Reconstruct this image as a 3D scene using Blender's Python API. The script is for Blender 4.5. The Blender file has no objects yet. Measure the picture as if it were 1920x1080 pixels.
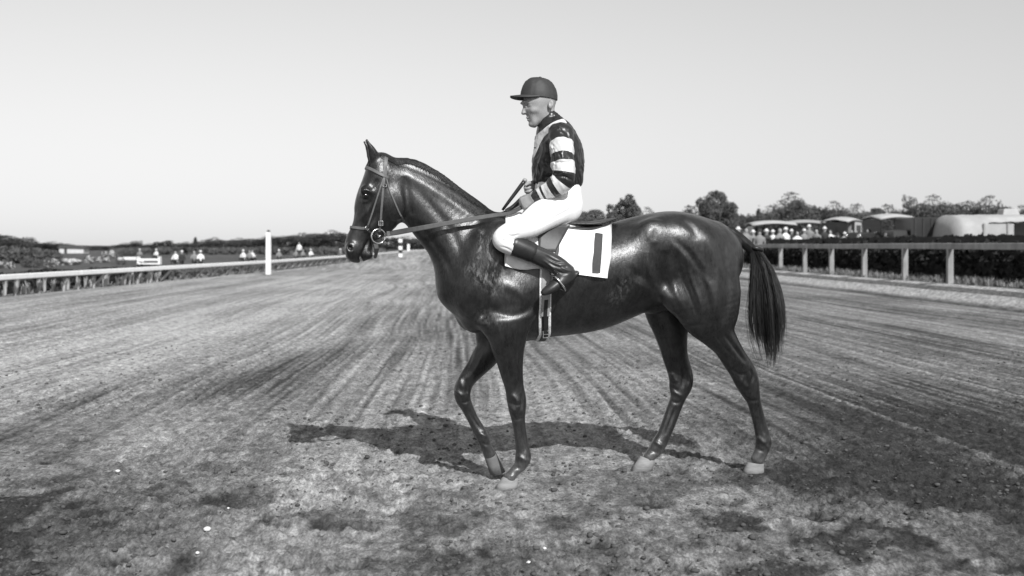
import bpy, bmesh, math, random, time
import numpy as np
from mathutils import Vector, Matrix
from mathutils.bvhtree import BVHTree
import openvdb

T0 = time.time()
random.seed(7)
rng = np.random.default_rng(11)
sc = bpy.context.scene
col = sc.collection

# ------------------------------------------------------------------ camera
CAM_H, F_PX, HOR = 1.42, 2000.0, 460.0
cam = bpy.data.cameras.new('camera')
cam_o = bpy.data.objects.new('camera', cam)
col.objects.link(cam_o)
cam_o.location = (0, 0, CAM_H)
cam_o.rotation_euler = (math.radians(90), 0, 0)
cam.sensor_width = 36.0
cam.lens = F_PX / 1920 * 36.0
cam.shift_y = -(540 - HOR) / 1920
cam.clip_start = 0.1
cam.clip_end = 9000
cam.dof.use_dof = True
cam.dof.focus_distance = 6.35
cam.dof.aperture_fstop = 2.6
sc.camera = cam_o

# ------------------------------------------------------------------ sky, sun, exposure
SUN_DIR = Vector((0.47, -1.15, 1.0)).normalized()      # towards the sun
sun_el = math.asin(SUN_DIR.z)
sun_az = math.atan2(SUN_DIR.x, SUN_DIR.y)
world = bpy.data.worlds.new('World')
sc.world = world
world.use_nodes = True
wn = world.node_tree
wn.nodes.clear()
w_out = wn.nodes.new('ShaderNodeOutputWorld')
w_bg = wn.nodes.new('ShaderNodeBackground')
w_sky = wn.nodes.new('ShaderNodeTexSky')
w_sky.sky_type = 'NISHITA'
w_sky.sun_disc = False
w_sky.sun_elevation = sun_el
w_sky.sun_rotation = sun_az
w_sky.dust_density = 0.1
w_sky.air_density = 2.0
w_sep = wn.nodes.new('ShaderNodeSeparateColor')
w_com = wn.nodes.new('ShaderNodeCombineColor')
# black-and-white plate: one grey value, weighted as an old blue-sensitive film sees the sky
wn.links.new(w_sky.outputs[0], w_sep.inputs[0])
acc = None
for ch, wt in ((0, .36), (1, .04), (2, .60)):
    w_m = wn.nodes.new('ShaderNodeMath'); w_m.operation = 'MULTIPLY_ADD'
    wn.links.new(w_sep.outputs[ch], w_m.inputs[0]); w_m.inputs[1].default_value = wt
    if acc is None: w_m.inputs[2].default_value = 0.0
    else: wn.links.new(acc, w_m.inputs[2])
    acc = w_m.outputs[0]; w_mix = w_m
for i in range(3):
    wn.links.new(w_mix.outputs[0], w_com.inputs[i])
wn.links.new(w_com.outputs[0], w_bg.inputs[0])
w_bg.inputs[1].default_value = 0.122
wn.links.new(w_bg.outputs[0], w_out.inputs[0])

sun = bpy.data.lights.new('sun', 'SUN')
sun.energy = 5.0
sun.angle = math.radians(0.5)
sun.color = (1, 1, 1)
sun_o = bpy.data.objects.new('sun', sun)
col.objects.link(sun_o)
sun_o.location = (6, -10, 14)
sun_o.rotation_euler = SUN_DIR.to_track_quat('Z', 'Y').to_euler()

sc.view_settings.view_transform = 'Standard'
sc.view_settings.look = 'None'
sc.view_settings.gamma = 1.0
sc.view_settings.exposure = 0.0
sc.view_settings.use_curve_mapping = False

# ------------------------------------------------------------------ helpers: objects
def tag(o, label=None, cat=None, group=None, kind=None):
    if label: o['label'] = label
    if cat: o['category'] = cat
    if group: o['group'] = group
    if kind: o['kind'] = kind
    return o

def mesh_data(name, verts, faces, mat, smooth=True):
    me = bpy.data.meshes.new(name)
    v = np.asarray(verts, dtype=np.float32)
    if isinstance(faces, np.ndarray):
        n, k = faces.shape
        me.vertices.add(len(v)); me.vertices.foreach_set('co', v.ravel())
        me.loops.add(n * k); me.loops.foreach_set('vertex_index', faces.astype(np.int32).ravel())
        me.polygons.add(n)
        me.polygons.foreach_set('loop_start', np.arange(0, n * k, k, dtype=np.int32))
        me.update(calc_edges=True)
    else:
        me.from_pydata([tuple(p) for p in v.tolist()], [], faces)
        me.update()
    if smooth:
        me.polygons.foreach_set('use_smooth', np.ones(len(me.polygons), dtype=bool))
    if mat is not None:
        me.materials.append(mat)
    return me

def link(name, me, parent=None, loc=(0, 0, 0), rotz=0.0):
    o = bpy.data.objects.new(name, me)
    col.objects.link(o)
    o.location = loc
    o.rotation_euler = (0, 0, rotz)
    if parent is not None:
        o.parent = parent
    return o

def obj(name, verts, faces, mat, parent=None, smooth=True, loc=(0, 0, 0), rotz=0.0):
    return link(name, mesh_data(name, verts, faces, mat, smooth), parent, loc, rotz)

def empty(name, loc=(0, 0, 0), rotz=0.0):
    o = bpy.data.objects.new(name, None)
    col.objects.link(o)
    o.location = loc
    o.rotation_euler = (0, 0, rotz)
    o.empty_display_size = 0.1
    return o

def thing(name, label, cat, loc=(0, 0, 0), rotz=0.0, group=None):
    return tag(empty(name, loc, rotz), label, cat, group)

class MB:
    """collects boxes, tubes and ribbons into one mesh"""
    def __init__(s): s.v = []; s.f = []
    def add(s, v, f):
        n = len(s.v); s.v += [tuple(map(float, p)) for p in v]
        s.f += [tuple(i + n for i in q) for q in f]
        return s
    def box(s, c, d, rz=0.0, taper=1.0, bev=0.0):
        cx, cy, cz = c; dx, dy, dz = d[0] / 2, d[1] / 2, d[2] / 2
        p = []
        if bev <= 0:
            rings = [(-dz, 1, 1), (dz, taper, taper)]
        else:
            rings = [(-dz, 1 - bev / dx, 1 - bev / dy), (-dz + bev, 1, 1), (dz - bev, taper, taper), (dz, taper * (1 - bev / dx), taper * (1 - bev / dy))]
        ca, sa = math.cos(rz), math.sin(rz)
        for z, tx, ty in rings:
            for ax, ay in ((-1, -1), (1, -1), (1, 1), (-1, 1)):
                x, y = ax * dx * tx, ay * dy * ty
                p.append((cx + x * ca - y * sa, cy + x * sa + y * ca, cz + z))
        f = [(3, 2, 1, 0)]
        m = len(rings)
        for k in range(m - 1):
            a = 4 * k
            for i in range(4):
                j = (i + 1) % 4
                f.append((a + i, a + j, a + 4 + j, a + 4 + i))
        a = 4 * (m - 1)
        f.append((a, a + 1, a + 2, a + 3))
        return s.add(p, f)
    def tube(s, pts, rad, n=8, cap=True):
        pts = [Vector(p) for p in pts]
        if not hasattr(rad, '__len__'): rad = [rad] * len(pts)
        v = []; f = []
        prev = None
        for i, p in enumerate(pts):
            t = (pts[min(i + 1, len(pts) - 1)] - pts[max(i - 1, 0)]).normalized()
            if prev is None:
                u = t.orthogonal().normalized()
            else:
                u = (prev - t * prev.dot(t)).normalized()
            prev = u
            w = t.cross(u)
            for k in range(n):
                a = 2 * math.pi * k / n
                v.append(p + (u * math.cos(a) + w * math.sin(a)) * rad[i])
        for i in range(len(pts) - 1):
            for k in range(n):
                k2 = (k + 1) % n
                f.append((i * n + k, i * n + k2, (i + 1) * n + k2, (i + 1) * n + k))
        if cap:
            f.append(tuple(range(n - 1, -1, -1)))
            b = (len(pts) - 1) * n
            f.append(tuple(b + k for k in range(n)))
        return s.add(v, f)
    def ribbon(s, pts, nrm, w, t):
        """strap: flat band lying on a surface with normals nrm"""
        pts = [Vector(p) for p in pts]
        if not hasattr(w, '__len__'): w = [w] * len(pts)
        v = []; f = []
        for i, p in enumerate(pts):
            tan = (pts[min(i + 1, len(pts) - 1)] - pts[max(i - 1, 0)]).normalized()
            n = Vector(nrm[i]); n = (n - tan * n.dot(tan)).normalized()
            b = tan.cross(n)
            h = w[i] / 2
            for (bb, nn) in ((-h, 0), (-h, t * .7), (-h * .75, t), (h * .75, t), (h, t * .7), (h, 0)):
                v.append(p + b * bb + n * nn)
        m = 6
        for i in range(len(pts) - 1):
            for k in range(m):
                k2 = (k + 1) % m
                f.append((i * m + k, i * m + k2, (i + 1) * m + k2, (i + 1) * m + k))
        f.append(tuple(range(m - 1, -1, -1)))
        b0 = (len(pts) - 1) * m
        f.append(tuple(b0 + k for k in range(m)))
        return s.add(v, f)
    def lathe(s, prof, c=(0, 0, 0), n=16, sx=1.0, sy=1.0):
        v = []; f = []
        for r, z in prof:
            for k in range(n):
                a = 2 * math.pi * k / n
                v.append((c[0] + r * sx * math.cos(a), c[1] + r * sy * math.sin(a), c[2] + z))
        for i in range(len(prof) - 1):
            for k in range(n):
                k2 = (k + 1) % n
                f.append((i * n + k, i * n + k2, (i + 1) * n + k2, (i + 1) * n + k))
        f.append(tuple(range(n - 1, -1, -1)))
        b = (len(prof) - 1) * n
        f.append(tuple(b + k for k in range(n)))
        return s.add(v, f)
    def data(s, name, mat, smooth=False):
        return mesh_data(name, s.v, s.f, mat, smooth)
    def build(s, name, mat, parent=None, smooth=False, off=(0, 0, 0)):
        v = np.array(s.v, dtype=np.float32) - np.array(off, dtype=np.float32)
        return link(name, mesh_data(name, v, s.f, mat, smooth), parent)

# ------------------------------------------------------------------ helpers: materials (a grey-scale world)
def mat(name, grey, rough=0.8, spec=0.3, var=0.25, scale=8.0, bump=0.0, bscale=60.0, stretch=(1, 1, 1), coat=0.0, metal=0.0, var2=0.0, scale2=1.5, bdist=0.01):
    m = bpy.data.materials.new(name)
    m.use_nodes = True
    nt = m.node_tree
    b = nt.nodes['Principled BSDF']
    b.inputs['Roughness'].default_value = rough
    b.inputs['Specular IOR Level'].default_value = spec
    b.inputs['Metallic'].default_value = metal
    b.inputs['Coat Weight'].default_value = coat
    b.inputs['Coat Roughness'].default_value = 0.25
    tc = nt.nodes.new('ShaderNodeTexCoord')
    mp = nt.nodes.new('ShaderNodeMapping')
    mp.inputs['Scale'].default_value = stretch
    nt.links.new(tc.outputs['Object'], mp.inputs[0])
    nz = nt.nodes.new('ShaderNodeTexNoise')
    nz.inputs['Scale'].default_value = scale
    nz.inputs['Detail'].default_value = 6
    nz.inputs['Roughness'].default_value = 0.65
    nt.links.new(mp.outputs[0], nz.inputs[0])
    mr = nt.nodes.new('ShaderNodeMapRange')
    mr.inputs['From Min'].default_value = 0.25
    mr.inputs['From Max'].default_value = 0.75
    mr.inputs['To Min'].default_value = grey * (1 - var)
    mr.inputs['To Max'].default_value = grey * (1 + var)
    nt.links.new(nz.outputs[0], mr.inputs[0])
    last = mr.outputs[0]
    if var2 > 0:
        n2 = nt.nodes.new('ShaderNodeTexNoise')
        n2.inputs['Scale'].default_value = scale2
        n2.inputs['Detail'].default_value = 3
        nt.links.new(tc.outputs['Object'], n2.inputs[0])
        m2 = nt.nodes.new('ShaderNodeMapRange')
        m2.inputs['From Min'].default_value = 0.3
        m2.inputs['From Max'].default_value = 0.7
        m2.inputs['To Min'].default_value = 1 - var2
        m2.inputs['To Max'].default_value = 1 + var2
        nt.links.new(n2.outputs[0], m2.inputs[0])
        mu = nt.nodes.new('ShaderNodeMath'); mu.operation = 'MULTIPLY'
        nt.links.new(last, mu.inputs[0]); nt.links.new(m2.outputs[0], mu.inputs[1])
        last = mu.outputs[0]
    nt.links.new(last, b.inputs['Base Color'])
    if bump > 0:
        nb = nt.nodes.new('ShaderNodeTexNoise')
        nb.inputs['Scale'].default_value = bscale
        nb.inputs['Detail'].default_value = 4
        nt.links.new(mp.outputs[0], nb.inputs[0])
        bp = nt.nodes.new('ShaderNodeBump')
        bp.inputs['Strength'].default_value = bump
        bp.inputs['Distance'].default_value = bdist
        nt.links.new(nb.outputs[0], bp.inputs['Height'])
        nt.links.new(bp.outputs[0], b.inputs['Normal'])
    return m

# ------------------------------------------------------------------ numpy noise
def vnoise(x, y, seed=0):
    xi = np.floor(x).astype(np.int64); yi = np.floor(y).astype(np.int64)
    fx = x - xi; fy = y - yi
    fx = fx * fx * fx * (fx * (fx * 6 - 15) + 10); fy = fy * fy * fy * (fy * (fy * 6 - 15) + 10)
    def h(a, b):
        n = (a * 374761393 + b * 668265263 + seed * 974634777) & 0xffffffff
        n = ((n ^ (n >> 13)) * 1274126177) & 0xffffffff
        return ((n ^ (n >> 16)) & 0xffff) / 65535.0
    return (h(xi, yi) * (1 - fx) + h(xi + 1, yi) * fx) * (1 - fy) + (h(xi, yi + 1) * (1 - fx) + h(xi + 1, yi + 1) * fx) * fy

def fbm(x, y, oct=4, seed=0, gain=0.5, lac=2.03):
    s = 0; a = 1; t = 0
    for i in range(oct):
        s = s + a * vnoise(x, y, seed + i * 17); t += a
        a *= gain; x = x * lac + 13.7; y = y * lac + 7.1
    return s / t

# ------------------------------------------------------------------ the horse's own frame
PSI = math.radians(13.0)
O_H = Vector((0.0, 6.33, 0.0))            # origin of the horse frame on the ground
RZ = Matrix.Rotation(PSI, 4, 'Z')
M_H = Matrix.Translation(O_H) @ RZ
M_HI = M_H.inverted()
CAM_L = M_HI @ Vector((0, 0, CAM_H))

def ray(px, py):
    d = Vector(((px - 960) / F_PX, 1.0, (HOR - py) / F_PX))
    return (RZ.inverted() @ d).normalized()

def U(px, py, y=0.0):
    """point of the horse frame on the lengthwise plane y"""
    d = ray(px, py)
    t = (y - CAM_L.y) / d.y
    return CAM_L + d * t

def hw(p): return M_H @ Vector(p)

# ------------------------------------------------------------------ implicit surfaces -> continuous meshes
def catmull(P, n):
    P = np.asarray(P, dtype=np.float64)
    out = []
    m = len(P)
    for i in range(m - 1):
        p0 = P[max(i - 1, 0)]; p1 = P[i]; p2 = P[i + 1]; p3 = P[min(i + 2, m - 1)]
        for k in range(n):
            t = k / n
            out.append(0.5 * ((2 * p1) + (-p0 + p2) * t + (2 * p0 - 5 * p1 + 4 * p2 - p3) * t * t + (-p0 + 3 * p1 - 3 * p2 + p3) * t ** 3))
    out.append(P[-1])
    return np.array(out)

class Field:
    def __init__(s, lo, hi, vox):
        s.lo = np.array(lo, dtype=np.float64); s.vox = vox
        s.n = np.ceil((np.array(hi) - s.lo) / vox).astype(int) + 1
        s.a = np.full(tuple(s.n), 0.4, dtype=np.float32)
        s.ax = [(s.lo[i] + np.arange(s.n[i]) * vox).astype(np.float32) for i in range(3)]
    def sl(s, lo, hi):
        a = np.clip(np.floor((np.asarray(lo) - s.lo) / s.vox).astype(int), 0, s.n)
        b = np.clip(np.ceil((np.asarray(hi) - s.lo) / s.vox).astype(int) + 1, 0, s.n)
        return tuple(slice(int(a[i]), int(b[i])) for i in range(3))
    def merge(s, S, d, k, op):
        A = s.a[S]
        if op == 'sub':
            d = -d
            h = np.maximum(k - np.abs(A - d), 0) / k
            s.a[S] = np.maximum(A, d) + h * h * k * 0.25
        else:
            h = np.maximum(k - np.abs(A - d), 0) / k
            s.a[S] = np.minimum(A, d) - h * h * k * 0.25
    def sweep(s, P, a, b, k=0.03, lat=(0, 1, 0), n=4, egg=0.0, cap=0.7, power=2.0, op='add'):
        """tube of elliptical sections: a across (in the plane normal to lat), b along lat"""
        D = np.column_stack([np.asarray([tuple(p) for p in P], dtype=np.float64), a, b])
        if n > 1 and len(D) > 2: D = catmull(D, n)
        D[:, 3:] = np.maximum(D[:, 3:], 0.002)
        L = np.array(lat, dtype=np.float64); L /= np.linalg.norm(L)
        R = np.maximum(D[:, 3], D[:, 4])[:, None] + k + 2 * s.vox
        S = s.sl((D[:, :3] - R.max()).min(0) - s.vox, (D[:, :3] + R.max()).max(0) + s.vox)
        shp = tuple(x.stop - x.start for x in S)
        if min(shp) <= 0: return
        T = np.full(shp, 0.4, dtype=np.float32)
        base = [x.start for x in S]
        for i in range(len(D) - 1):
            p0, p1 = D[i, :3], D[i + 1, :3]
            ln = np.linalg.norm(p1 - p0)
            if ln < 1e-6: continue
            t = (p1 - p0) / ln
            u = np.cross(L, t); u /= max(np.linalg.norm(u), 1e-9)
            v = np.cross(t, u)
            r = max(D[i, 3], D[i, 4], D[i + 1, 3], D[i + 1, 4]) + k + 2 * s.vox
            SS = s.sl(np.minimum(p0, p1) - r, np.maximum(p0, p1) + r)
            if any(x.stop <= x.start for x in SS): continue
            X = (s.ax[0][SS[0]] - p0[0])[:, None, None]; Y = (s.ax[1][SS[1]] - p0[1])[None, :, None]; Z = (s.ax[2][SS[2]] - p0[2])[None, None, :]
            w = (X * t[0] + Y * t[1] + Z * t[2]).astype(np.float32)
            tt = np.clip(w / ln, 0, 1)
            w = w - tt * ln
            aa = D[i, 3] + (D[i + 1, 3] - D[i, 3]) * tt
            bb = D[i, 4] + (D[i + 1, 4] - D[i, 4]) * tt
            uu = (X * u[0] + Y * u[1] + Z * u[2]) / aa
            if egg: bb = bb * (1 + egg * np.clip(uu, -1, 1))
            vv = (X * v[0] + Y * v[1] + Z * v[2]) / bb
            end = (i == 0) | (i == len(D) - 2)
            cc = np.minimum(aa, bb) * (cap if end else 1.0)
            ww = w / cc
            if power != 2.0:
                k0 = (np.abs(uu) ** power + np.abs(vv) ** power + np.abs(ww) ** power) ** (1 / power)
            else:
                k0 = np.sqrt(uu * uu + vv * vv + ww * ww)
            k1 = np.sqrt((uu / aa) ** 2 + (vv / bb) ** 2 + (ww / cc) ** 2) + 1e-6
            d = np.where(k0 < 0.05, -np.minimum(aa, bb), k0 * (k0 - 1) / k1).astype(np.float32)
            TS = tuple(slice(SS[j].start - base[j], SS[j].stop - base[j]) for j in range(3))
            T[TS] = np.minimum(T[TS], d[:, :, :])
        s.merge(S, T, k, op)
    def ell(s, c, r, k=0.03, rot=0.0, op='add', axis='y'):
        """ellipsoid; rot turns it in the side plane (about y)"""
        c = np.array(tuple(c)); r = np.array(r, dtype=np.float64)
        R = r.max() + k + 2 * s.vox
        S = s.sl(c - R, c + R)
        if any(x.stop <= x.start for x in S): return
        X = (s.ax[0][S[0]] - c[0])[:, None, None]; Y = (s.ax[1][S[1]] - c[1])[None, :, None]; Z = (s.ax[2][S[2]] - c[2])[None, None, :]
        ca, sa = math.cos(rot), math.sin(rot)
        if axis == 'y':
            x = X * ca + Z * sa; z = -X * sa + Z * ca; y = Y
        elif axis == 'z':
            x = X * ca + Y * sa; y = -X * sa + Y * ca; z = Z
        else:
            y = Y * ca + Z * sa; z = -Y * sa + Z * ca; x = X
        k0 = np.sqrt((x / r[0]) ** 2 + (y / r[1]) ** 2 + (z / r[2]) ** 2)
        k1 = np.sqrt((x / r[0] ** 2) ** 2 + (y / r[1] ** 2) ** 2 + (z / r[2] ** 2) ** 2) + 1e-6
        d = np.where(k0 < 0.05, -r.min(), k0 * (k0 - 1) / k1).astype(np.float32)
        s.merge(S, d, k, op)
    def mesh(s, smooth=2):
        g = openvdb.FloatGrid(0.4)
        g.copyFromArray(np.clip(s.a, -0.1, 0.1))
        p, q = g.convertToQuads(0.0)
        v = s.lo + np.asarray(p, dtype=np.float64) * s.vox
        q = np.asarray(q, dtype=np.int64)[:, ::-1]
        for _ in range(smooth):
            v = lap(v, q, 0.5)
        # make the normals point outwards
        e1 = v[q[:, 1]] - v[q[:, 0]]; e2 = v[q[:, 2]] - v[q[:, 0]]
        vol = (np.cross(e1, e2) * v[q[:, 0]]).sum()
        if vol < 0: q = q[:, ::-1].copy()
        return v, np.ascontiguousarray(q)

def lap(v, q, f):
    acc = np.zeros_like(v); cnt = np.zeros(len(v))
    for a, b in ((0, 1), (1, 2), (2, 3), (3, 0)):
        for i, j in ((a, b), (b, a)):
            for c in range(3):
                acc[:, c] += np.bincount(q[:, i], weights=v[q[:, j], c], minlength=len(v))
            cnt += np.bincount(q[:, i], minlength=len(v))
    return v + f * (acc / np.maximum(cnt, 1)[:, None] - v)

def vnormals(v, q):
    fn = np.cross(v[q[:, 2]] - v[q[:, 0]], v[q[:, 3]] - v[q[:, 1]])
    n = np.zeros_like(v)
    for k in range(4):
        for c in range(3):
            n[:, c] += np.bincount(q[:, k], weights=fn[:, c], minlength=len(v))
    return n / (np.linalg.norm(n, axis=1)[:, None] + 1e-12)

def polydist(x, z, P):
    """distance of points (x,z) to a polyline, and the arc position 0..1 of the nearest point"""
    best = np.full(x.shape, 1e9); arc = np.zeros(x.shape)
    L = np.concatenate([[0], np.cumsum(np.hypot(*(np.diff(np.asarray(P), axis=0).T)))])
    for i in range(len(P) - 1):
        ax, az = P[i]; bx, bz = P[i + 1]
        dx, dz = bx - ax, bz - az
        t = np.clip(((x - ax) * dx + (z - az) * dz) / (dx * dx + dz * dz + 1e-12), 0, 1)
        d = np.hypot(x - ax - t * dx, z - az - t * dz)
        m = d < best
        best = np.where(m, d, best); arc = np.where(m, (L[i] + t * (L[i + 1] - L[i])) / L[-1], arc)
    return best, arc

def strokes(v, q, ST, both=True):
    """relief: (pixels, depth, height, width) ridges and furrows on the flanks"""
    n = vnormals(v, q)
    d = np.zeros(len(v))
    near = np.clip(-n[:, 1] * 2.0, 0, 1) * ((v[:, 1] < 0.02) | (v[:, 2] < 0.85))
    far = np.clip(n[:, 1] * 2.0, 0, 1) * (v[:, 1] > -0.02) * (v[:, 2] >= 0.85)
    msk = near + (far if both else 0)
    for pts, y, h, w in ST:
        P = [U(px, py, y) for px, py in pts]
        P = [(p.x, p.z) for p in P]
        if len(P) > 2:
            P = catmull(P, 4)
        else:
            P = np.array(P)
        lo = P.min(0) - 3 * w; hi = P.max(0) + 3 * w
        I = np.where((v[:, 0] > lo[0]) & (v[:, 0] < hi[0]) & (v[:, 2] > lo[1]) & (v[:, 2] < hi[1]) & (msk > 0))[0]
        if len(I) == 0: continue
        dd, arc = polydist(v[I, 0], v[I, 2], P)
        e = np.sin(np.clip(arc, 0, 1) * math.pi) ** 0.6 * 0.9 + 0.1     # fade towards the two ends
        if len(pts) == 2: e = 1.0
        d[I] += h * np.exp(-(dd / w) ** 2) * e
    return v + n * (d * msk)[:, None]

def pairs(A, B, y):
    """edge pairs in the photograph -> centres and half widths in the lengthwise plane y (scalar or list)"""
    if not hasattr(y, '__len__'): y = [y] * len(A)
    PA = np.array([tuple(U(p[0], p[1], yy)) for p, yy in zip(A, y)])
    PB = np.array([tuple(U(p[0], p[1], yy)) for p, yy in zip(B, y)])
    C = (PA + PB) / 2
    a = []
    for i in range(len(C)):
        t = C[min(i + 1, len(C) - 1)] - C[max(i - 1, 0)]
        t[1] = 0; t /= np.linalg.norm(t)
        u = np.array([t[2], 0, -t[0]])
        w = PA[i] - PB[i]; w[1] = 0
        a.append(max(abs(w @ u) / 2, 0.25 * np.linalg.norm(w)))
    return C, np.array(a)

# ================================================================== THE HORSE
coat_m = bpy.data.materials.new('horse_coat')
coat_m.use_nodes = True
def build_coat(m):
    nt = m.node_tree; b = nt.nodes['Principled BSDF']; N = nt.nodes.new; Lk = nt.links.new
    tc = N('ShaderNodeTexCoord')
    def noise(scale, detail, stretch=(1, 1, 1), rough=.6, rot=(0, 0, 0)):
        mp = N('ShaderNodeMapping'); mp.inputs['Scale'].default_value = stretch; mp.inputs['Rotation'].default_value = rot
        Lk(tc.outputs['Object'], mp.inputs[0])
        n = N('ShaderNodeTexNoise'); n.inputs['Scale'].default_value = scale; n.inputs['Detail'].default_value = detail; n.inputs['Roughness'].default_value = rough
        Lk(mp.outputs[0], n.inputs[0]); return n.outputs[0]
    def rng_(src, a, b_, c, d):
        r = N('ShaderNodeMapRange'); r.inputs[1].default_value = a; r.inputs[2].default_value = b_; r.inputs[3].default_value = c; r.inputs[4].default_value = d
        Lk(src, r.inputs[0]); return r.outputs[0]
    def mth(op, a, b_):
        n = N('ShaderNodeMath'); n.operation = op
        for k, x in ((0, a), (1, b_)):
            if isinstance(x, (int, float)): n.inputs[k].default_value = x
            else: Lk(x, n.inputs[k])
        return n.outputs[0]
    big = noise(3.2, 4); mid = noise(16, 5, (1, 1, .6)); hair = noise(170, 3, (1, 1, .16), .7, (0, .35, 0)); spk = noise(60, 5, (1, 1, .45), .75, (0, .3, 0))
    base = mth('MULTIPLY', rng_(big, .3, .7, .006, .012), rng_(spk, .3, .7, .6, 1.5))
    # dried sweat: pale salty streaks where the rider's gear rubs
    at = N('ShaderNodeAttribute'); at.attribute_name = 'sweat'
    sw = mth('MULTIPLY', at.outputs['Fac'], rng_(spk, .46, .62, 0, 1))
    mx = N('ShaderNodeMix'); mx.data_type = 'FLOAT'
    Lk(sw, mx.inputs[0]); Lk(base, mx.inputs[2]); mx.inputs[3].default_value = .22
    ad = N('ShaderNodeAttribute'); ad.attribute_name = 'dust'
    dm = mth('MULTIPLY', ad.outputs['Fac'], rng_(spk, .3, .65, .35, 1.0))
    md = N('ShaderNodeMix'); md.data_type = 'FLOAT'
    Lk(dm, md.inputs[0]); Lk(mx.outputs[0], md.inputs[2]); md.inputs[3].default_value = .16
    Lk(md.outputs[0], b.inputs['Base Color'])
    ro = mth('ADD', rng_(mid, .3, .7, .25, .44), rng_(hair, .3, .7, -.08, .10))
    ro = mth('ADD', ro, rng_(big, .35, .65, -.04, .06))
    Lk(ro, b.inputs['Roughness'])
    b.inputs['Specular IOR Level'].default_value = .3
    b.inputs['Coat Roughness'].default_value = .32
    b.inputs['Coat IOR'].default_value = 1.65
    Lk(mth('MULTIPLY', rng_(mid, .35, .62, .45, 1.0), rng_(spk, .3, .65, .6, 1.0)), b.inputs['Coat Weight'])
    h = mth('ADD', mth('MULTIPLY', hair, .5), mth('MULTIPLY', spk, .8))
    bp = N('ShaderNodeBump'); bp.inputs['Strength'].default_value = .5; bp.inputs['Distance'].default_value = .007
    Lk(h, bp.inputs['Height']); Lk(bp.outputs[0], b.inputs['Normal'])
    b2 = N('ShaderNodeBump'); b2.inputs['Strength'].default_value = .3; b2.inputs['Distance'].default_value = .006
    Lk(h, b2.inputs['Height']); Lk(b2.outputs[0], b.inputs['Coat Normal'])
build_coat(coat_m)
hoof_m = mat('hoof_horn', 0.25, rough=0.75, spec=0.2, var=0.4, scale=22, bump=0.2, bscale=90, stretch=(.3, .3, 1))
hair_m = mat('dark_hair', 0.016, rough=0.42, spec=0.5, var=0.5, scale=40, stretch=(1, 1, .1))
eye_m = mat('eye_wet', 0.004, rough=0.08, spec=0.8, var=0.1)

VOX = 0.0065
HF = Field((-1.45, -0.42, -0.03), (1.75, 0.42, 2.12), VOX)

# trunk
top = [(858, 505), (884, 455), (915, 420), (950, 399), (990, 402), (1030, 414), (1070, 424), (1110, 426), (1150, 417), (1190, 405), (1230, 398), (1262, 396), (1296, 403), (1322, 413), (1338, 430), (1350, 468)]
bot = [(862, 585), (884, 618), (912, 634), (950, 641), (990, 640), (1030, 633), (1070, 628), (1110, 621), (1150, 608), (1190, 590), (1225, 577), (1262, 570), (1296, 570), (1322, 570), (1342, 560), (1352, 530)]
C, a = pairs(top, bot, 0.0)
C[:, 1] = 0
b = [.13, .185, .205, .215, .225, .24, .255, .265, .265, .26, .255, .255, .245, .215, .17, .10]
HF.sweep(C, a, b, k=0.02, egg=-0.12, n=4)
# neck: crest / underside
nt_ = [(716, 291), (750, 283.5), (800, 302), (840, 328), (880, 353), (918, 379), (955, 402)]
nb_ = [(765, 405), (777, 421), (797, 450), (819, 484), (842, 520), (856, 560), (872, 602)]
C, a = pairs(nt_, nb_, 0.0)
HF.sweep(C, a, [.074, .08, .088, .1, .12, .15, .17], k=0.05, egg=0.25, n=4)
# head: face line / jaw line
hf_ = [(697, 299), (686, 315), (678, 338), (669, 364), (663, 388), (658, 411), (652.5, 433), (648, 449), (646, 461), (647, 472), (652, 480)]
hb_ = [(738, 304), (748, 330), (757, 357), (759, 386), (752, 410), (733, 428), (711, 440), (702, 452), (699, 463), (699, 472), (696, 479)]
C, a = pairs(hf_, hb_, 0.0)
HF.sweep(C, a, [.055, .085, .095, .092, .08, .066, .053, .05, .052, .052, .042], k=0.04, n=4, egg=0.12, cap=.8)
for sgn in (-1, 1):
    p = U(684, 360, 0); HF.ell((p.x, sgn * .078, p.z), (.036, .022, .026), k=.04, rot=-.6)          # brow over the eye
    p = U(738, 382, 0); HF.ell((p.x, sgn * .062, p.z), (.075, .036, .095), k=.03, rot=.1)            # jowl
    p = U(690, 405, 0); HF.ell((p.x, sgn * .06, p.z), (.022, .016, .08), k=.03, rot=.22)             # cheek bone
    p = U(657, 466, 0); HF.ell((p.x, sgn * .043, p.z), (.03, .022, .036), k=.02)                       # nostril wing
    p = U(654.5, 466, 0); HF.ell((p.x + .002, sgn * .066, p.z + .004), (.012, .030, .018), k=.006, rot=.5, op='sub')
    p = U(661, 477, 0); HF.ell((p.x, sgn * .022, p.z), (.034, .03, .03), k=.02)                       # upper lip
    p = U(689, 478, 0); HF.ell((p.x, sgn * .018, p.z), (.03, .028, .027), k=.012)                      # lower lip and chin
    p = U(686.5, 367, 0); HF.ell((p.x, sgn * .102, p.z), (.019, .013, .010), k=.006, rot=-.25, op='sub') # eye opening
    # ears
    ea = [(692, 305), (689, 292), (686.5, 279), (685, 270), (684.5, 264)]
    eb = [(712, 299), (708, 289), (700.5, 279), (692, 270), (686, 264)]
    Cx, ax_ = pairs(ea, eb, 0.0)
    Cx[:, 1] = sgn * np.array([.042, .05, .056, .06, .062])
    HF.sweep(Cx, np.maximum(ax_, .009), [.02, .02, .016, .012, .009], k=.012, n=3)
    p = U(696, 288, 0); HF.ell((p.x - .002, sgn * .08, p.z - .01), (.007, .012, .026), k=.012, rot=.12, op='sub')
# gap of the lips
p = U(676, 486, 0); HF.ell((p.x, 0, p.z), (.006, .08, .026), k=.012, rot=.35, op='sub')

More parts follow.
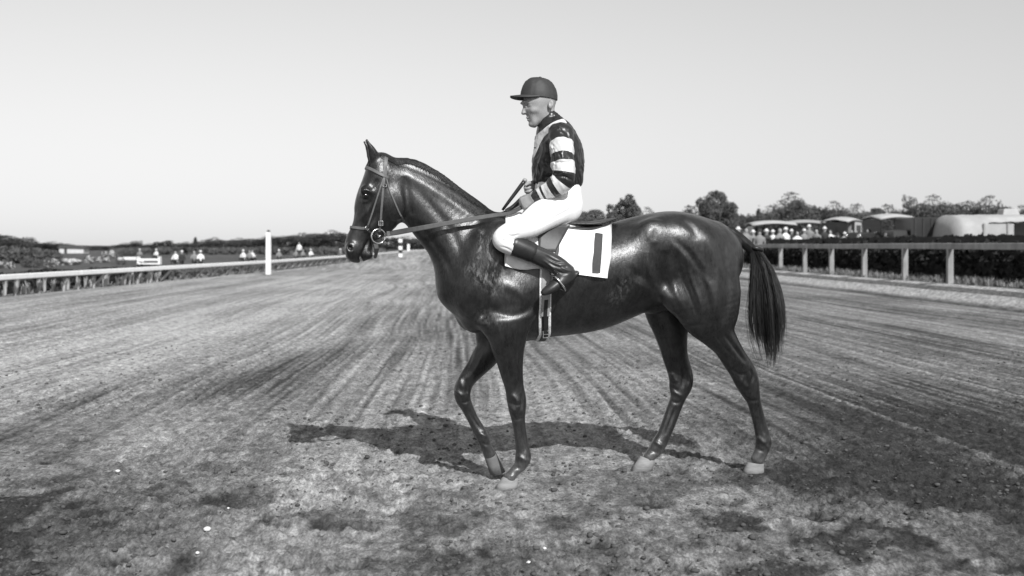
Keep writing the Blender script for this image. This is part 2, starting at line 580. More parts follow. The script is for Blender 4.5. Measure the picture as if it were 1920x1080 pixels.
# shoulders and breast, hind quarters (both sides alike)
for sgn in (-1, 1):
    def E(px, py, y, r, k=.06, rot=0.0):
        p = U(px, py, -abs(y) if sgn < 0 else -abs(y)); HF.ell((p.x, sgn * abs(y), p.z), r, k=k, rot=rot)
    E(915, 490, .15, (.11, .075, .24), .09, -.45)
    E(888, 560, .135, (.085, .075, .12), .07, -.3)
    E(962, 560, .185, (.14, .06, .12), .08, .3)
    E(890, 600, .075, (.07, .075, .075), .06)
    E(1275, 450, .15, (.20, .10, .13), .09, -.15)
    E(1324, 512, .135, (.10, .085, .18), .06, .0)
    E(1219, 438, .198, (.05, .026, .06), .10)

# ---- legs: front edge / rear edge as seen, at the depth of each leg
def leg(A, B, y, b, k=.04, egg=0.0, n=4):
    C, a = pairs(A, B, y)
    HF.sweep(C, a, b, k=k, n=n, egg=egg)
    return C, a
# near fore
NF_y = [-.17, -.165, -.155, -.15, -.145, -.14, -.14, -.138, -.135, -.132, -.13, -.128, -.125, -.125, -.125, -.125]
leg([(896, 600), (914, 625), (922, 650), (931, 676), (938.5, 701), (946.5, 726), (950, 748), (954, 768), (959, 787), (964, 814), (967, 842), (966, 858), (962, 872), (951, 886), (942, 896)],
    [(1000, 600), (990, 632), (984, 655), (981.5, 678), (981, 701), (982.6, 726), (986.5, 748), (986, 766), (984.5, 785), (987, 810), (992, 840), (996, 856), (991, 870), (977, 884), (970, 895)],
    NF_y[:15], [.085, .08, .072, .062, .054, .047, .048, .047, .036, .03, .033, .04, .036, .034, .04], k=.05)
# off fore (lifted, knee bent)
leg([(885, 600), (894, 638), (884, 662), (871, 687), (858, 709), (851.5, 728), (853, 747), (863, 764), (876, 788), (887, 811), (894, 824), (901, 839), (908, 858)],
    [(975, 600), (950, 655), (931, 679), (911, 697), (893, 714), (884, 729), (882.5, 745), (889, 764), (899, 786), (909, 802), (916.5, 817), (920, 832), (930, 849)],
    [.14] * 13, [.075, .07, .062, .054, .048, .046, .045, .036, .028, .032, .04, .034, .035], k=.05)
# near hind: thigh, gaskin, hock, cannon
leg([(1235, 470), (1246, 520), (1256, 560), (1280, 596), (1304, 618), (1327, 642), (1347, 671), (1365, 697), (1378, 720), (1390, 738), (1400, 752), (1406, 772), (1412, 794), (1416, 817), (1417, 832), (1413, 848), (1405, 864)],
    [(1352, 460), (1381, 510), (1392, 560), (1391, 600), (1386, 628), (1393, 648), (1406, 673), (1416, 689), (1422.5, 708), (1424, 730), (1426, 750), (1431, 772), (1437, 794), (1443, 816), (1446, 829), (1441, 844), (1434, 860)],
    [-.15, -.16, -.165, -.16, -.15, -.14, -.125, -.11, -.1, -.09, -.085, -.08, -.075, -.07, -.065, -.06, -.055],
    [.09, .10, .10, .09, .078, .068, .056, .05, .046, .044, .038, .031, .03, .033, .04, .036, .036], k=.06)
E2 = U(1262, 562, -.2); HF.ell(tuple(E2), (.055, .045, .075), k=.08, rot=.5)       # stifle
# off hind
leg([(1190, 500), (1198, 555), (1211, 588), (1224, 612), (1234, 640), (1242, 668), (1250, 692), (1255, 713), (1254, 730), (1256, 747), (1248, 770), (1240, 793), (1231, 815), (1222, 829), (1213, 844), (1202, 857)],
    [(1330, 500), (1322, 560), (1303, 596), (1291, 622), (1289, 645), (1290, 668), (1296, 690), (1299.5, 707), (1297, 723), (1287, 742), (1277, 768), (1267, 795), (1257, 819), (1249, 836), (1240, 849), (1228, 858)],
    [.15, .155, .155, .15, .15, .15, .15, .15, .148, .147, .147, .146, .145, .145, .145, .145],
    [.085, .095, .09, .08, .07, .06, .052, .048, .046, .042, .031, .03, .033, .04, .036, .036], k=.05)
# sheath and flank fold
p = U(1236, 574, 0); HF.ell((p.x, 0, p.z), (.09, .055, .045), k=.05, rot=.2)
# root of the tail
C, a = pairs([(1340, 415), (1366, 430), (1390, 444)], [(1345, 440), (1362, 448), (1384, 461)], 0.0)
HF.sweep(C, a, [.05, .04, .03], k=.04)

hv, hq = HF.mesh(2)
del HF
print('horse verts', len(hv), 'z', hv[:, 2].min(), 't', time.time() - T0)

# ---- muscles, bones and tendons as relief
ST = [
    # neck
    ([(742, 318), (790, 340), (840, 372), (900, 415), (930, 450)], -.12, .006, .022),
    ([(770, 345), (810, 385), (850, 440), (868, 500)], -.12, -.006, .022),
    ([(778, 415), (800, 438), (830, 480), (852, 530)], -.12, -.008, .016),
    ([(762, 330), (764, 370), (772, 405)], -.1, -.012, .02),
    ([(735, 300), (790, 320), (850, 350), (905, 385)], -.1, -.003, .012),
    # shoulder
    ([(935, 430), (905, 500), (880, 555)], -.2, .008, .03),
    ([(960, 450), (935, 520), (915, 570)], -.2, -.007, .02),
    ([(915, 575), (950, 592), (990, 580), (1003, 545)], -.22, -.008, .018),
    ([(880, 560), (905, 590), (925, 620)], -.2, -.007, .016),
    ([(925, 530), (960, 540), (985, 560)], -.22, .006, .025),
    ([(930, 608), (938, 640), (950, 690)], -.18, .006, .014),
    ([(955, 620), (962, 660), (966, 700)], -.18, -.004, .010),
    # ribs and flank
    ([(1130, 545), (1170, 535), (1205, 510), (1215, 475)], -.26, -.007, .03),
    ([(1165, 515), (1195, 533), (1230, 548), (1262, 560)], -.24, .005, .012),
    ([(1175, 500), (1200, 518), (1235, 535)], -.24, -.006, .016),
    ([(1215, 470), (1214, 500), (1222, 525), (1240, 545)], -.25, .008, .012),
    ([(1226, 455), (1228, 490), (1238, 520), (1252, 545)], -.25, -.013, .022),
    ([(1222, 425), (1216, 437), (1214, 452)], -.25, .003, .014),
    ([(1229, 428), (1228, 438), (1226, 450)], -.25, -.003, .014),
    # croup and thigh
    ([(1262, 402), (1290, 425), (1300, 450)], -.2, -.007, .022),
    ([(1262, 450), (1290, 478), (1312, 505), (1330, 530)], -.24, -.008, .016),
    ([(1256, 455), (1280, 480), (1300, 510)], -.24, .005, .016),
    ([(1266, 480), (1278, 520), (1292, 555), (1305, 590)], -.24, -.010, .010),
    ([(1280, 475), (1292, 515), (1306, 555), (1316, 590)], -.24, .008, .009),
    ([(1300, 495), (1318, 540), (1326, 585), (1330, 610)], -.22, -.008, .014),
    ([(1340, 440), (1355, 490), (1358, 550), (1350, 605)], -.2, -.010, .024),
    ([(1318, 440), (1336, 490), (1340, 550), (1336, 600)], -.22, .009, .024),
    ([(1258, 500), (1262, 530), (1275, 570), (1300, 600)], -.24, .008, .016),
    ([(1243, 470), (1247, 510), (1260, 550)], -.25, -.018, .022),
    ([(1290, 470), (1316, 512), (1332, 560), (1336, 600)], -.23, .011, .028),
    # stifle, gaskin, hock
    ([(1318, 622), (1342, 645), (1362, 672)], -.16, .007, .016),
    ([(1334, 628), (1352, 650), (1372, 668)], -.16, -.004, .006),
    ([(1350, 625), (1372, 650), (1398, 680)], -.16, -.011, .011),
    ([(1366, 690), (1380, 700), (1396, 700)], -.12, -.008, .009),
    ([(1402, 692), (1408, 704), (1404, 722), (1408, 742)], -.12, -.012, .008),
    ([(1414, 694), (1418, 715), (1419, 740)], -.12, .008, .007),
    ([(1386, 712), (1396, 724)], -.12, .012, .011),
    ([(1394, 748), (1408, 752), (1420, 750)], -.12, -.008, .008),
    ([(1419, 760), (1427, 788), (1433, 815)], -.1, -.014, .0055),
    ([(1410, 765), (1417, 790), (1423, 815)], -.1, .005, .006),
    ([(1424, 822), (1432, 830)], -.1, .010, .010), ([(1418, 842), (1430, 846)], -.1, -.008, .007), ([(1438, 836), (1442, 842)], -.1, .008, .006),
    # off hind
    ([(1262, 702), (1268, 714)], .1, .013, .010), ([(1279, 690), (1282, 708), (1279, 728)], .1, -.012, .008), ([(1260, 726), (1270, 732)], .1, -.008, .007), ([(1266, 736), (1276, 742)], .1, .008, .008),
    ([(1292, 696), (1295, 712), (1290, 730)], .1, .008, .007), ([(1258, 752), (1270, 756), (1280, 752)], .1, -.008, .007),
    ([(1266, 764), (1256, 792), (1247, 815)], .12, -.013, .0055), ([(1256, 768), (1248, 792), (1240, 812)], .12, .005, .006), ([(1230, 828), (1240, 836)], .1, .010, .009), ([(1222, 846), (1234, 850)], .1, -.008, .007),
    ([(1240, 610), (1258, 650), (1268, 690)], .05, -.008, .012), ([(1236, 600), (1260, 606), (1285, 602)], .05, -.005, .007),
    # near fore
    ([(944, 640), (950, 680), (958, 715)], -.2, -.008, .010), ([(966, 640), (970, 680), (970, 715)], -.2, .008, .011), ([(976, 650), (976, 690), (977, 720)], -.2, -.007, .007),
    ([(962, 742), (970, 752)], -.18, .010, .010), ([(956, 762), (964, 770)], -.18, .010, .009), ([(976, 738), (978, 755), (976, 770)], -.18, -.011, .007), ([(958, 756), (968, 759), (978, 757)], -.18, -.006, .005),
    ([(956, 782), (968, 787), (982, 783)], -.18, -.008, .007), ([(976, 790), (980, 820), (984, 846)], -.15, -.014, .0055), ([(966, 792), (970, 820), (973, 845)], -.15, .006, .006),
    ([(974, 856), (984, 862)], -.15, .011, .010), ([(960, 874), (974, 878)], -.15, -.009, .007), ([(990, 862), (992, 868)], -.15, .008, .006), ([(948, 888), (962, 893)], -.15, .005, .006),
    # off fore
    ([(890, 650), (882, 680), (870, 705)], .08, -.008, .010), ([(905, 660), (895, 685), (882, 708)], .08, .008, .010), ([(864, 712), (868, 726)], .08, .011, .010), ([(858, 735), (866, 742)], .08, .010, .009),
    ([(876, 715), (877, 735)], .08, -.010, .007), ([(858, 752), (870, 756), (882, 752)], .08, -.008, .007), ([(880, 770), (892, 792), (904, 808)], .1, -.013, .0055), ([(902, 814), (910, 818)], .1, .010, .009), ([(900, 830), (912, 834)], .1, -.009, .007),
    # head
    ([(720, 300), (728, 330), (736, 360)], -.09, -.004, .012),
    ([(700, 372), (690, 395), (676, 414)], -.09, .005, .010),
    ([(708, 395), (698, 415), (690, 432)], -.09, -.005, .012),
    ([(675, 487), (684, 466), (694, 446)], -.06, -.010, .006),
    ([(678, 360), (688, 356), (697, 362)], -.1, .005, .006),
    ([(678, 376), (688, 378), (696, 372)], -.1, .004, .005),
    ([(697, 350), (706, 340)], -.1, -.006, .012),
    ([(672, 380), (662, 410), (655, 440)], -.06, -.004, .012),
    ([(752, 360), (755, 385), (750, 408), (738, 424)], -.08, .005, .010),
]
hv = strokes(hv, hq, [(p_, y_, h_ * (.92 if y_ < -.185 else (.75 if p_[0][1] > 635 else 1.15)), w_ * 1.2) for p_, y_, h_, w_ in ST])
hv = lap(hv, hq, 0.5)

B_H = U(1180, 905, 0); B_H.z = 0.0
horse = thing('horse', 'dark glossy thoroughbred horse standing on the dirt track in profile', 'horse', hw(B_H), PSI)
OFF = np.array(tuple(B_H))
body_o = obj('body', hv - OFF, hq, coat_m, horse)
# pale dried-sweat marks on shoulder, neck and flank
sweat = np.zeros(len(hv))
for pts, yy, amt, w in [([(905, 432), (899, 460), (892, 486)], -.18, .8, .012), ([(922, 472), (914, 500), (908, 522)], -.2, .9, .012), ([(930, 490), (922, 515), (918, 530)], -.2, .7, .008),
                        ([(885, 505), (905, 525), (935, 520)], -.2, .6, .035), ([(945, 505), (940, 525), (925, 545)], -.2, .4, .03), ([(1160, 470), (1185, 462), (1205, 452)], -.25, .3, .03),
                        ([(1155, 560), (1165, 545), (1172, 530)], -.25, .25, .04), ([(790, 335), (830, 360), (880, 400)], -.12, .3, .014), ([(740, 325), (765, 330)], -.1, .3, .015), ([(905, 590), (930, 600)], -.2, .2, .04)]:
    P = np.array([(U(px, py, yy).x, U(px, py, yy).z) for px, py in pts])
    if len(P) > 2: P = catmull(P, 4)
    dd, ar = polydist(hv[:, 0], hv[:, 2], P)
    sweat = np.maximum(sweat, amt * np.exp(-(dd / w) ** 2) * (hv[:, 1] < 0))
dust = np.clip((.20 - hv[:, 2]) / .14, 0, 1) ** 1.3 * .8 + .10 * np.clip((.62 - hv[:, 2]) / .4, 0, 1)
adt = body_o.data.attributes.new('dust', 'FLOAT', 'POINT'); adt.data.foreach_set('value', dust.astype(np.float32))
att = body_o.data.attributes.new('sweat', 'FLOAT', 'POINT'); att.data.foreach_set('value', sweat.astype(np.float32))
BVH = BVHTree.FromPolygons([tuple(p) for p in hv.tolist()], [tuple(f) for f in hq.tolist()])

def hit(px, py):
    """where the photograph's line of sight meets the horse, with the normal"""
    p, n, i, d = BVH.ray_cast(CAM_L, ray(px, py))
    if p is None:
        q = U(px, py, -0.02)
        p, n, i, d = BVH.find_nearest(q)
    if n.dot(ray(px, py)) > 0: n = -n
    return p, n

# hooves
def hoof(coronet, ground, y, h_m=hoof_m):
    """coronet and ground outline from front/rear pixel pairs"""
    c0 = U(*coronet[0], y); c1 = U(*coronet[1], y); g0 = U(*ground[0], y); g1 = U(*ground[1], y)
    n = 20; m = MB(); v = []; f = []
    rings = []
    for k, t in enumerate((-.12, 0.0, 0.06, 0.5, 1.0)):
        a = c0.lerp(g0, max(t, -.12)); b = c1.lerp(g1, t)
        w = .033 + .022 * max(t, 0) + (.004 if t == 0.06 else 0)
        rings.append((a, b, w))
    for a, b, w in rings:
        for i in range(n):
            an = 2 * math.pi * i / n
            s_ = (1 - math.cos(an)) / 2
            p = a.lerp(b, s_)
            v.append((p.x, y + w * math.sin(an) * (1.0 - .12 * s_), p.z))
    for k in range(len(rings) - 1):
        for i in range(n):
            j = (i + 1) % n
            f.append((k * n + i, k * n + j, (k + 1) * n + j, (k + 1) * n + i))
    f.append(tuple(range(n - 1, -1, -1))); f.append(tuple((len(rings) - 1) * n + i for i in range(n)))
    o = obj('hoof', np.array(v) - OFF, f, h_m, horse)
    print('hoof z', g0.z, g1.z)
    return o
hoof([(941, 897), (972, 899)], [(926.5, 917), (969, 917)], -.125)
hoof([(1401, 869), (1432, 872)], [(1392, 888), (1432, 889)], -.055)
hoof([(1199, 858), (1227, 866)], [(1182, 884), (1223, 880)], .145)
dark_hoof_m = mat('dusty_dark_hoof', 0.12, rough=0.8, var=.3, scale=25)
hoof([(909, 860), (931, 851)], [(919, 890), (947, 883)], .14, dark_hoof_m)

# eyes
for sgn in (-1, 1):
    p = U(686.5, 367, -.095)
    m = MB(); R = .0175
    m.lathe([(R * math.cos(t), R * math.sin(t)) for t in np.linspace(-1.5, 1.5, 9)], n=14)
    obj('eye', np.array(m.v) + np.array((p.x + .001, sgn * .079, p.z)) - OFF, m.f, eye_m, horse)

# ---- mane: fine strands lying on the near side of the crest
def strand_mesh(paths, w0, w1=0.0012, n=3):
    V = []; F = []
    for P, w in zip(paths, w0):
        P = [Vector(p) for p in P]; base = len(V); m = len(P)
        for i, p in enumerate(P):
            t = (P[min(i + 1, m - 1)] - P[max(i - 1, 0)])
            if t.length < 1e-8: t = Vector((0, 0, -1))
            t.normalize()
            u = t.cross(Vector((0.3, 1, 0.1))).normalized(); v = t.cross(u)
            r = w + (w1 - w) * (i / (m - 1)) ** 1.5
            for k in range(n):
                a = 2 * math.pi * k / n
                V.append(tuple(p + u * (r * math.cos(a)) + v * (r * math.sin(a))))
        for i in range(m - 1):
            for k in range(n):
                k2 = (k + 1) % n
                F.append((base + i * n + k, base + i * n + k2, base + (i + 1) * n + k2, base + (i + 1) * n + k))
    return np.array(V), np.array(F)

crest = catmull(np.array([(722, 296), (752, 297), (790, 306), (827, 323), (869, 348), (910, 376), (938, 394)], dtype=float), 8)
low = catmull(np.array([(738, 308), (762, 306), (800, 322), (838, 346), (880, 378), (915, 400), (940, 406)], dtype=float), 8)
paths = []; ws = []
for i in range(800):
    s_ = random.random() * (len(crest) - 1.01)
    k = int(s_); fr = s_ - k
    c = crest[k] * (1 - fr) + crest[k + 1] * fr
    l = low[k] * (1 - fr) + low[k + 1] * fr
    l = c + (l - c) * random.uniform(.7, 1.08) + np.array((random.uniform(2, 12), random.uniform(-1, 2)))
    P = []
    for j in range(6):
        t = j / 5
        q = c + (l - c) * t
        p, nn = hit(q[0], q[1] + 1.5)
        P.append(p + nn * (.0005 + .0025 * random.random()))
    if max((P[j + 1] - P[j]).length for j in range(5)) < .06:
        paths.append(P); ws.append(random.uniform(.0012, .0026))
V, Fc = strand_mesh(paths, ws)
obj('mane', V - OFF, Fc, hair_m, horse)
# forelock and tuft between the ears
paths = []; ws = []
for i in range(60):
    a0 = U(random.uniform(697, 712), random.uniform(294, 300), 0)
    e0 = U(random.uniform(683, 692), random.uniform(306, 318), 0)
    y0, y1 = random.uniform(-.03, .03), random.uniform(-.045, .045)
    P = []
    for j in range(5):
        t = j / 4
        q = a0.lerp(e0, t); q.y = y0 + (y1 - y0) * t
        p, nn, ii, dd = BVH.find_nearest(q)
        P.append(p + nn * (.003 + .003 * random.random()))
    paths.append(P); ws.append(random.uniform(.0015, .003))
V, Fc = strand_mesh(paths, ws)
obj('forelock', V - OFF, Fc, hair_m, horse)

# ---- tail: wrapped dock and long loose hair
tl = thing  # (tail is a part of the horse)
m = MB()
dock = [(1362, 432), (1376, 441), (1390, 451), (1402, 461), (1411, 469), (1417, 476)]
m.tube([U(x, y, .0) for x, y in dock], [.036, .036, .035, .032, .03, .024], n=12)
tail = m.build('tail', hair_m, horse, True, tuple(B_H))
paths = []; ws = []
for i in range(260):                                     # hair bound along the dock
    t0 = random.uniform(0, 3.2); k = int(t0); fr = t0 - k
    an = random.uniform(0, 2 * math.pi)
    P = []
    for j in range(5):
        tt = min(t0 + j * .45, 4.99); k = int(tt); fr = tt - k
        q = U(dock[k][0] + (dock[k + 1][0] - dock[k][0]) * fr, dock[k][1] + (dock[k + 1][1] - dock[k][1]) * fr, 0)
        r = .037 - .002 * tt
        P.append((q.x + r * math.cos(an) * .7, q.y + r * math.sin(an), q.z + r * math.cos(an) * .75))
    paths.append(P); ws.append(random.uniform(.0015, .003))
Lft = catmull(np.array([(1407, 474), (1408, 500), (1406.5, 530), (1406, 570), (1407, 608), (1414, 645), (1428, 690)], dtype=float), 5)
Rgt = catmull(np.array([(1425, 468), (1444, 496), (1456, 525), (1465, 558), (1469.5, 595), (1469, 635), (1462, 690)], dtype=float), 5)
clumps = [(random.betavariate(1.1, 1.1), random.gauss(0, .045), random.uniform(0, 6.28), random.uniform(.86, 1.0)) for _ in range(46)]
for i in range(2300):
    cu, cyy, cw, cl = random.choice(clumps)
    u = min(1.04, max(-.04, random.gauss(cu, .022 if i % 9 else .09)))
    y0 = random.gauss(0, .012); y1 = random.gauss(cyy, .008)
    ln = cl * random.triangular(.66, 1.06, .93) - .12 * abs(2 * u - 1.1) ** 2
    wob = cw + random.uniform(-.5, .5)
    P = []
    for j in range(9):
        t = j / 8 * ln
        s_ = min(t, .9999) * (len(Lft) - 1.001); k = int(s_); fr = s_ - k
        lft = Lft[k] * (1 - fr) + Lft[k + 1] * fr; rgt = Rgt[k] * (1 - fr) + Rgt[k + 1] * fr
        uu = u + .035 * math.sin(wob + t * 5)
        q = lft * (1 - uu) + rgt * uu
        P.append(tuple(U(q[0], q[1], y0 + (y1 - y0) * min(1, t * 1.6))))
    paths.append(P); ws.append(random.uniform(.0010, .0020))
for i in range(140):                                     # loose wisps
    u = random.uniform(-.16, 1.12); y1 = random.gauss(0, .07); ln = random.uniform(.5, 1.0); wob = random.uniform(0, 6.28); st = random.uniform(0, .35)
    P = []
    for j in range(9):
        t = st + (ln - st) * j / 8
        s_ = min(t, .9999) * (len(Lft) - 1.001); k = int(s_); fr = s_ - k
        lft = Lft[k] * (1 - fr) + Lft[k + 1] * fr; rgt = Rgt[k] * (1 - fr) + Rgt[k + 1] * fr
        uu = .5 + (u - .5) * min(1, .4 + t) + .05 * math.sin(wob + t * 6)
        q = lft * (1 - uu) + rgt * uu
        P.append(tuple(U(q[0], q[1], y1 * min(1, t * 1.6))))
    paths.append(P); ws.append(random.uniform(.0008, .0014))
V, Fc = strand_mesh(paths, ws, .0005)
obj('tail_hair', V - OFF, Fc, hair_m, tail)
m = MB(); q = U(1424, 467, -.01)
m.tube([U(1411, 464, -.03), U(1420, 466, -.035), U(1428, 468, -.02), U(1430, 471, .0)], [.012, .015, .013, .008], n=8)
m.build('tail_knot', hair_m, tail, True, tuple(B_H))
print('horse done', time.time() - T0)

# ================================================================== TACK AND RIDER
bridle_m = mat('tan_bridle_leather', 0.11, rough=0.45, spec=0.5, var=0.3, scale=40, bump=0.15, bscale=200, bdist=.002)
leather_m = mat('brown_leather', 0.04, rough=0.5, spec=0.5, var=0.35, scale=30, bump=0.15, bscale=200, bdist=.002)
dark_leather_m = mat('dark_leather', 0.022, rough=0.38, spec=0.5, var=0.4, scale=25, bump=0.2, bscale=150, bdist=.002)
pale_leather_m = mat('worn_pale_leather', 0.30, rough=0.55, spec=0.4, var=0.25, scale=30)
boot_m = mat('boot_leather', 0.03, rough=0.42, spec=0.5, var=0.4, scale=14, bump=0.3, bscale=40, bdist=.004)
steel_m = mat('polished_steel', 0.75, rough=0.22, spec=0.5, var=0.1, metal=1.0)
white_cloth_m = mat('white_linen', 0.78, rough=0.9, spec=0.15, var=0.05, scale=12, bump=0.15, bscale=300, bdist=.002)
breech_m = mat('white_breeches', 0.78, rough=0.9, spec=0.15, var=0.05, scale=9, bump=0.1, bscale=250, bdist=.002)
number_m = mat('dark_number_cloth', 0.07, rough=0.9, spec=0.1, var=0.12, scale=60)
fleece_m = mat('pale_fleece', 0.8, rough=1.0, spec=0.05, var=0.3, scale=120, bump=.8, bscale=180, bdist=.006)
skin_m = mat('skin', 0.30, rough=0.5, spec=0.4, var=0.14, scale=25, bump=.08, bscale=120, bdist=.003)
hairs_m = mat('short_hair', 0.09, rough=0.8, var=.3, scale=80)
glove_m = mat('dark_glove', 0.03, rough=0.6, var=.3, scale=40)
cap_m = mat('dark_silk_cap', 0.035, rough=0.62, spec=0.45, var=0.25, scale=18, bump=.25, bscale=35, bdist=.004)

def xf(o, base): return np.array(tuple(base))

# ---- saddle cloth
B_C = U(1050, 470, 0)
cloth = thing('saddle_cloth', 'white saddle cloth with a dark numeral one, draped under the small racing saddle', 'saddle cloth', hw(B_C), PSI)
ct = catmull(np.array([(948, 402), (1000, 405), (1050, 419), (1100, 426), (1147, 417.5)], dtype=float), 8)
cb = catmull(np.array([(944, 498), (979, 507), (1013, 504), (1082, 514.5), (1137, 521)], dtype=float), 8)
NU, NV = len(ct), 22
G = np.zeros((NU, NV, 3)); GN = np.zeros((NU, NV, 3))
for i in range(NU):
    for j in range(NV):
        t = j / (NV - 1)
        bow = 3.0 * math.sin(t * math.pi) * (i / (NU - 1))
        px = ct[i][0] * (1 - t) + cb[i][0] * t + bow
        py = ct[i][1] * (1 - t) + cb[i][1] * t + (1.5 if j == 0 else 0)
        p, n = hit(px, py)
        G[i, j] = p; GN[i, j] = n
for _ in range(3):                                            # cloth bridges small hollows
    G[1:-1, 1:-1] = (G[1:-1, 1:-1] * 2 + G[2:, 1:-1] + G[:-2, 1:-1] + G[1:-1, 2:] + G[1:-1, :-2]) / 6
def cloth_half(sgn):
    V = []; Fs = []
    for lay, off in ((0, .016), (1, .008)):
        for i in range(NU):
            for j in range(NV):
                w = .006 * math.sin(i * .9 + j * .35) * (j / NV) + .004 * math.sin(i * .37 - j * .8 + 1) + (.006 * (j / NV) ** 3)
                p = G[i, j] + GN[i, j] * (off + w)
                V.append((p[0], p[1] * -sgn, p[2]))
    n = NU * NV
    for i in range(NU - 1):
        for j in range(NV - 1):
            a = i * NV + j
            Fs.append((a, a + 1, a + NV + 1, a + NV)); Fs.append((n + a, n + a + NV, n + a + NV + 1, n + a + 1))
    edge = [i * NV for i in range(NU)] + [(NU - 1) * NV + j for j in range(1, NV)] + [i * NV + NV - 1 for i in range(NU - 2, -1, -1)] + [j for j in range(NV - 2, 0, -1)]
    for k in range(len(edge)):
        a, b = edge[k], edge[(k + 1) % len(edge)]
        Fs.append((a, n + a, n + b, b) if sgn < 0 else (a, b, n + b, n + a))
    if sgn > 0: Fs = [tuple(reversed(f)) for f in Fs]
    return V, Fs
for sgn in (-1, 1):
    V, Fs = cloth_half(sgn)
    obj('cloth_flap', np.array(V) - np.array(tuple(B_C)), Fs, white_cloth_m, cloth)
def patch(quad, off, thick, nu=8, nv=14):
    """small sheet lying over the horse's near side; quad = 4 pixel corners, clockwise from top left"""
    V = []; Fs = []
    for lay, o2 in ((0, off), (1, off - thick)):
        for i in range(nu):
            for j in range(nv):
                s_, t = i / (nu - 1), j / (nv - 1)
                a = np.array(quad[0]) * (1 - s_) + np.array(quad[1]) * s_
                b_ = np.array(quad[3]) * (1 - s_) + np.array(quad[2]) * s_
                q = a * (1 - t) + b_ * t
                p, n = hit(q[0], q[1])
                V.append(p + n * o2)
    n = nu * nv
    for i in range(nu - 1):
        for j in range(nv - 1):
            a = i * nv + j
            Fs.append((a, a + 1, a + nv + 1, a + nv)); Fs.append((n + a, n + a + nv, n + a + nv + 1, n + a + 1))
    edge = [i * nv for i in range(nu)] + [(nu - 1) * nv + j for j in range(1, nv)] + [i * nv + nv - 1 for i in range(nu - 2, -1, -1)] + [j for j in range(nv - 2, 0, -1)]
    for k in range(len(edge)):
        a, b = edge[k], edge[(k + 1) % len(edge)]
        Fs.append((a, n + a, n + b, b))
    return np.array([tuple(p) for p in V]), Fs
V, Fs = patch([(1115, 443), (1129.5, 445), (1123, 514), (1108.6, 512)], .0275, .006)
V[:, 0] += 0.0
obj('numeral', V - np.array(tuple(B_C)), Fs, number_m, cloth)

# ---- saddle
B_S = U(1060, 430, 0)
OS = np.array(tuple(B_S))
saddle = thing('racing_saddle', 'small brown leather racing saddle with upswept cantle under the rider', 'saddle', hw(B_S), PSI)
SF = Field(tuple(U(960, 470, 0) + Vector((-.05, -.3, -.05))), tuple(U(1165, 380, 0) + Vector((.05, .3, .05))), .005)
SF.sweep([U(x, y, 0) for x, y in ((985, 400), (1010, 407), (1040, 417), (1070, 420), (1100, 420), (1130, 414.5), (1152, 409.5))],
         [.02, .02, .018, .016, .014, .010, .004], [.05, .07, .10, .13, .145, .13, .06], k=.01, egg=0, power=2.4)
v, q = SF.mesh(1)
obj('seat', v - OS, q, leather_m, saddle)
SF = Field(tuple(U(1000, 470, 0) + Vector((-.05, -.3, -.05))), tuple(U(1165, 380, 0) + Vector((.05, .3, .05))), .005)
SF.sweep([U(x, y, 0) for x, y in ((1030, 424), (1060, 428.5), (1095, 429), (1120, 424))], [.016, .018, .016, .008], [.13, .15, .15, .11], k=.01)
v, q = SF.mesh(1)
obj('panel', v - OS, q, dark_leather_m, saddle)
V, Fs = patch([(1008, 425), (1066, 430), (1040, 474), (1008, 472)], .030, .010, 9, 9)
obj('flap', V - OS, Fs, leather_m, saddle)
V2 = V.copy(); V2[:, 1] *= -1
obj('flap', V2 - OS, [tuple(reversed(f)) for f in Fs], leather_m, saddle)
# girth, right round the belly
def girdle(path, off):
    P = []; N = []
    for px, py in path:
        p, n = hit(px, py); P.append(p + n * off); N.append(n)
    lastx = P[-1].x
    z0 = P[-1].z
    # go round below the belly to the other side
    under = []
    y0 = P[-1].y
    for k in range(1, 12):
        yy = y0 + (-2 * y0) * k / 12
        h_, n_, i_, d_ = BVH.ray_cast(Vector((lastx, yy, 0.2)), Vector((0, 0, 1)))
        if h_ is not None:
            under.append((h_ - Vector((0, 0, off)), Vector((0, 0, -1))))
    P2 = P + [u[0] for u in under] + [Vector((p.x, -p.y, p.z)) for p in reversed(P)]
    N2 = N + [u[1] for u in under] + [Vector((n.x, -n.y, n.z)) for n in reversed(N)]
    return P2, N2
gp = [(1026, 470), (1024, 500), (1022.5, 530), (1021.5, 560), (1021, 590), (1021, 610), (1021, 624)]
P, N = girdle(gp, .004)
m = MB(); m.ribbon(P, N, .072, .009)
gd = m.build('girth', fleece_m, saddle, False, OS)
Pl, Nl = girdle(gp, .013)
m = MB(); m.ribbon(Pl, Nl, .04, .004); m.build('girth_webbing', dark_leather_m, gd, False, OS)
m = MB(); m.ribbon(Pl[1:5], [n for n in Nl[1:5]], .052, .008); m.build('girth_billet', pale_leather_m, gd, False, OS)
P3, N3 = girdle(gp, .020)
m = MB(); m.ribbon(P3[3:7], N3[3:7], .022, .005); m.build('girth_strap', dark_leather_m, gd, False, OS)
p, n = hit(1021, 620)
m = MB(); c0 = p + n * .03
for a, b_ in (((-.016, .02), (.016, .02)), ((.016, .02), (.016, -.02)), ((.016, -.02), (-.016, -.02)), ((-.016, -.02), (-.016, .02)), ((-.016, 0), (.016, 0))):
    m.tube([c0 + Vector((a[0], 0, a[1])), c0 + Vector((b_[0], 0, b_[1]))], .003, 6)
m.build('girth_buckle', steel_m, gd, False, OS)

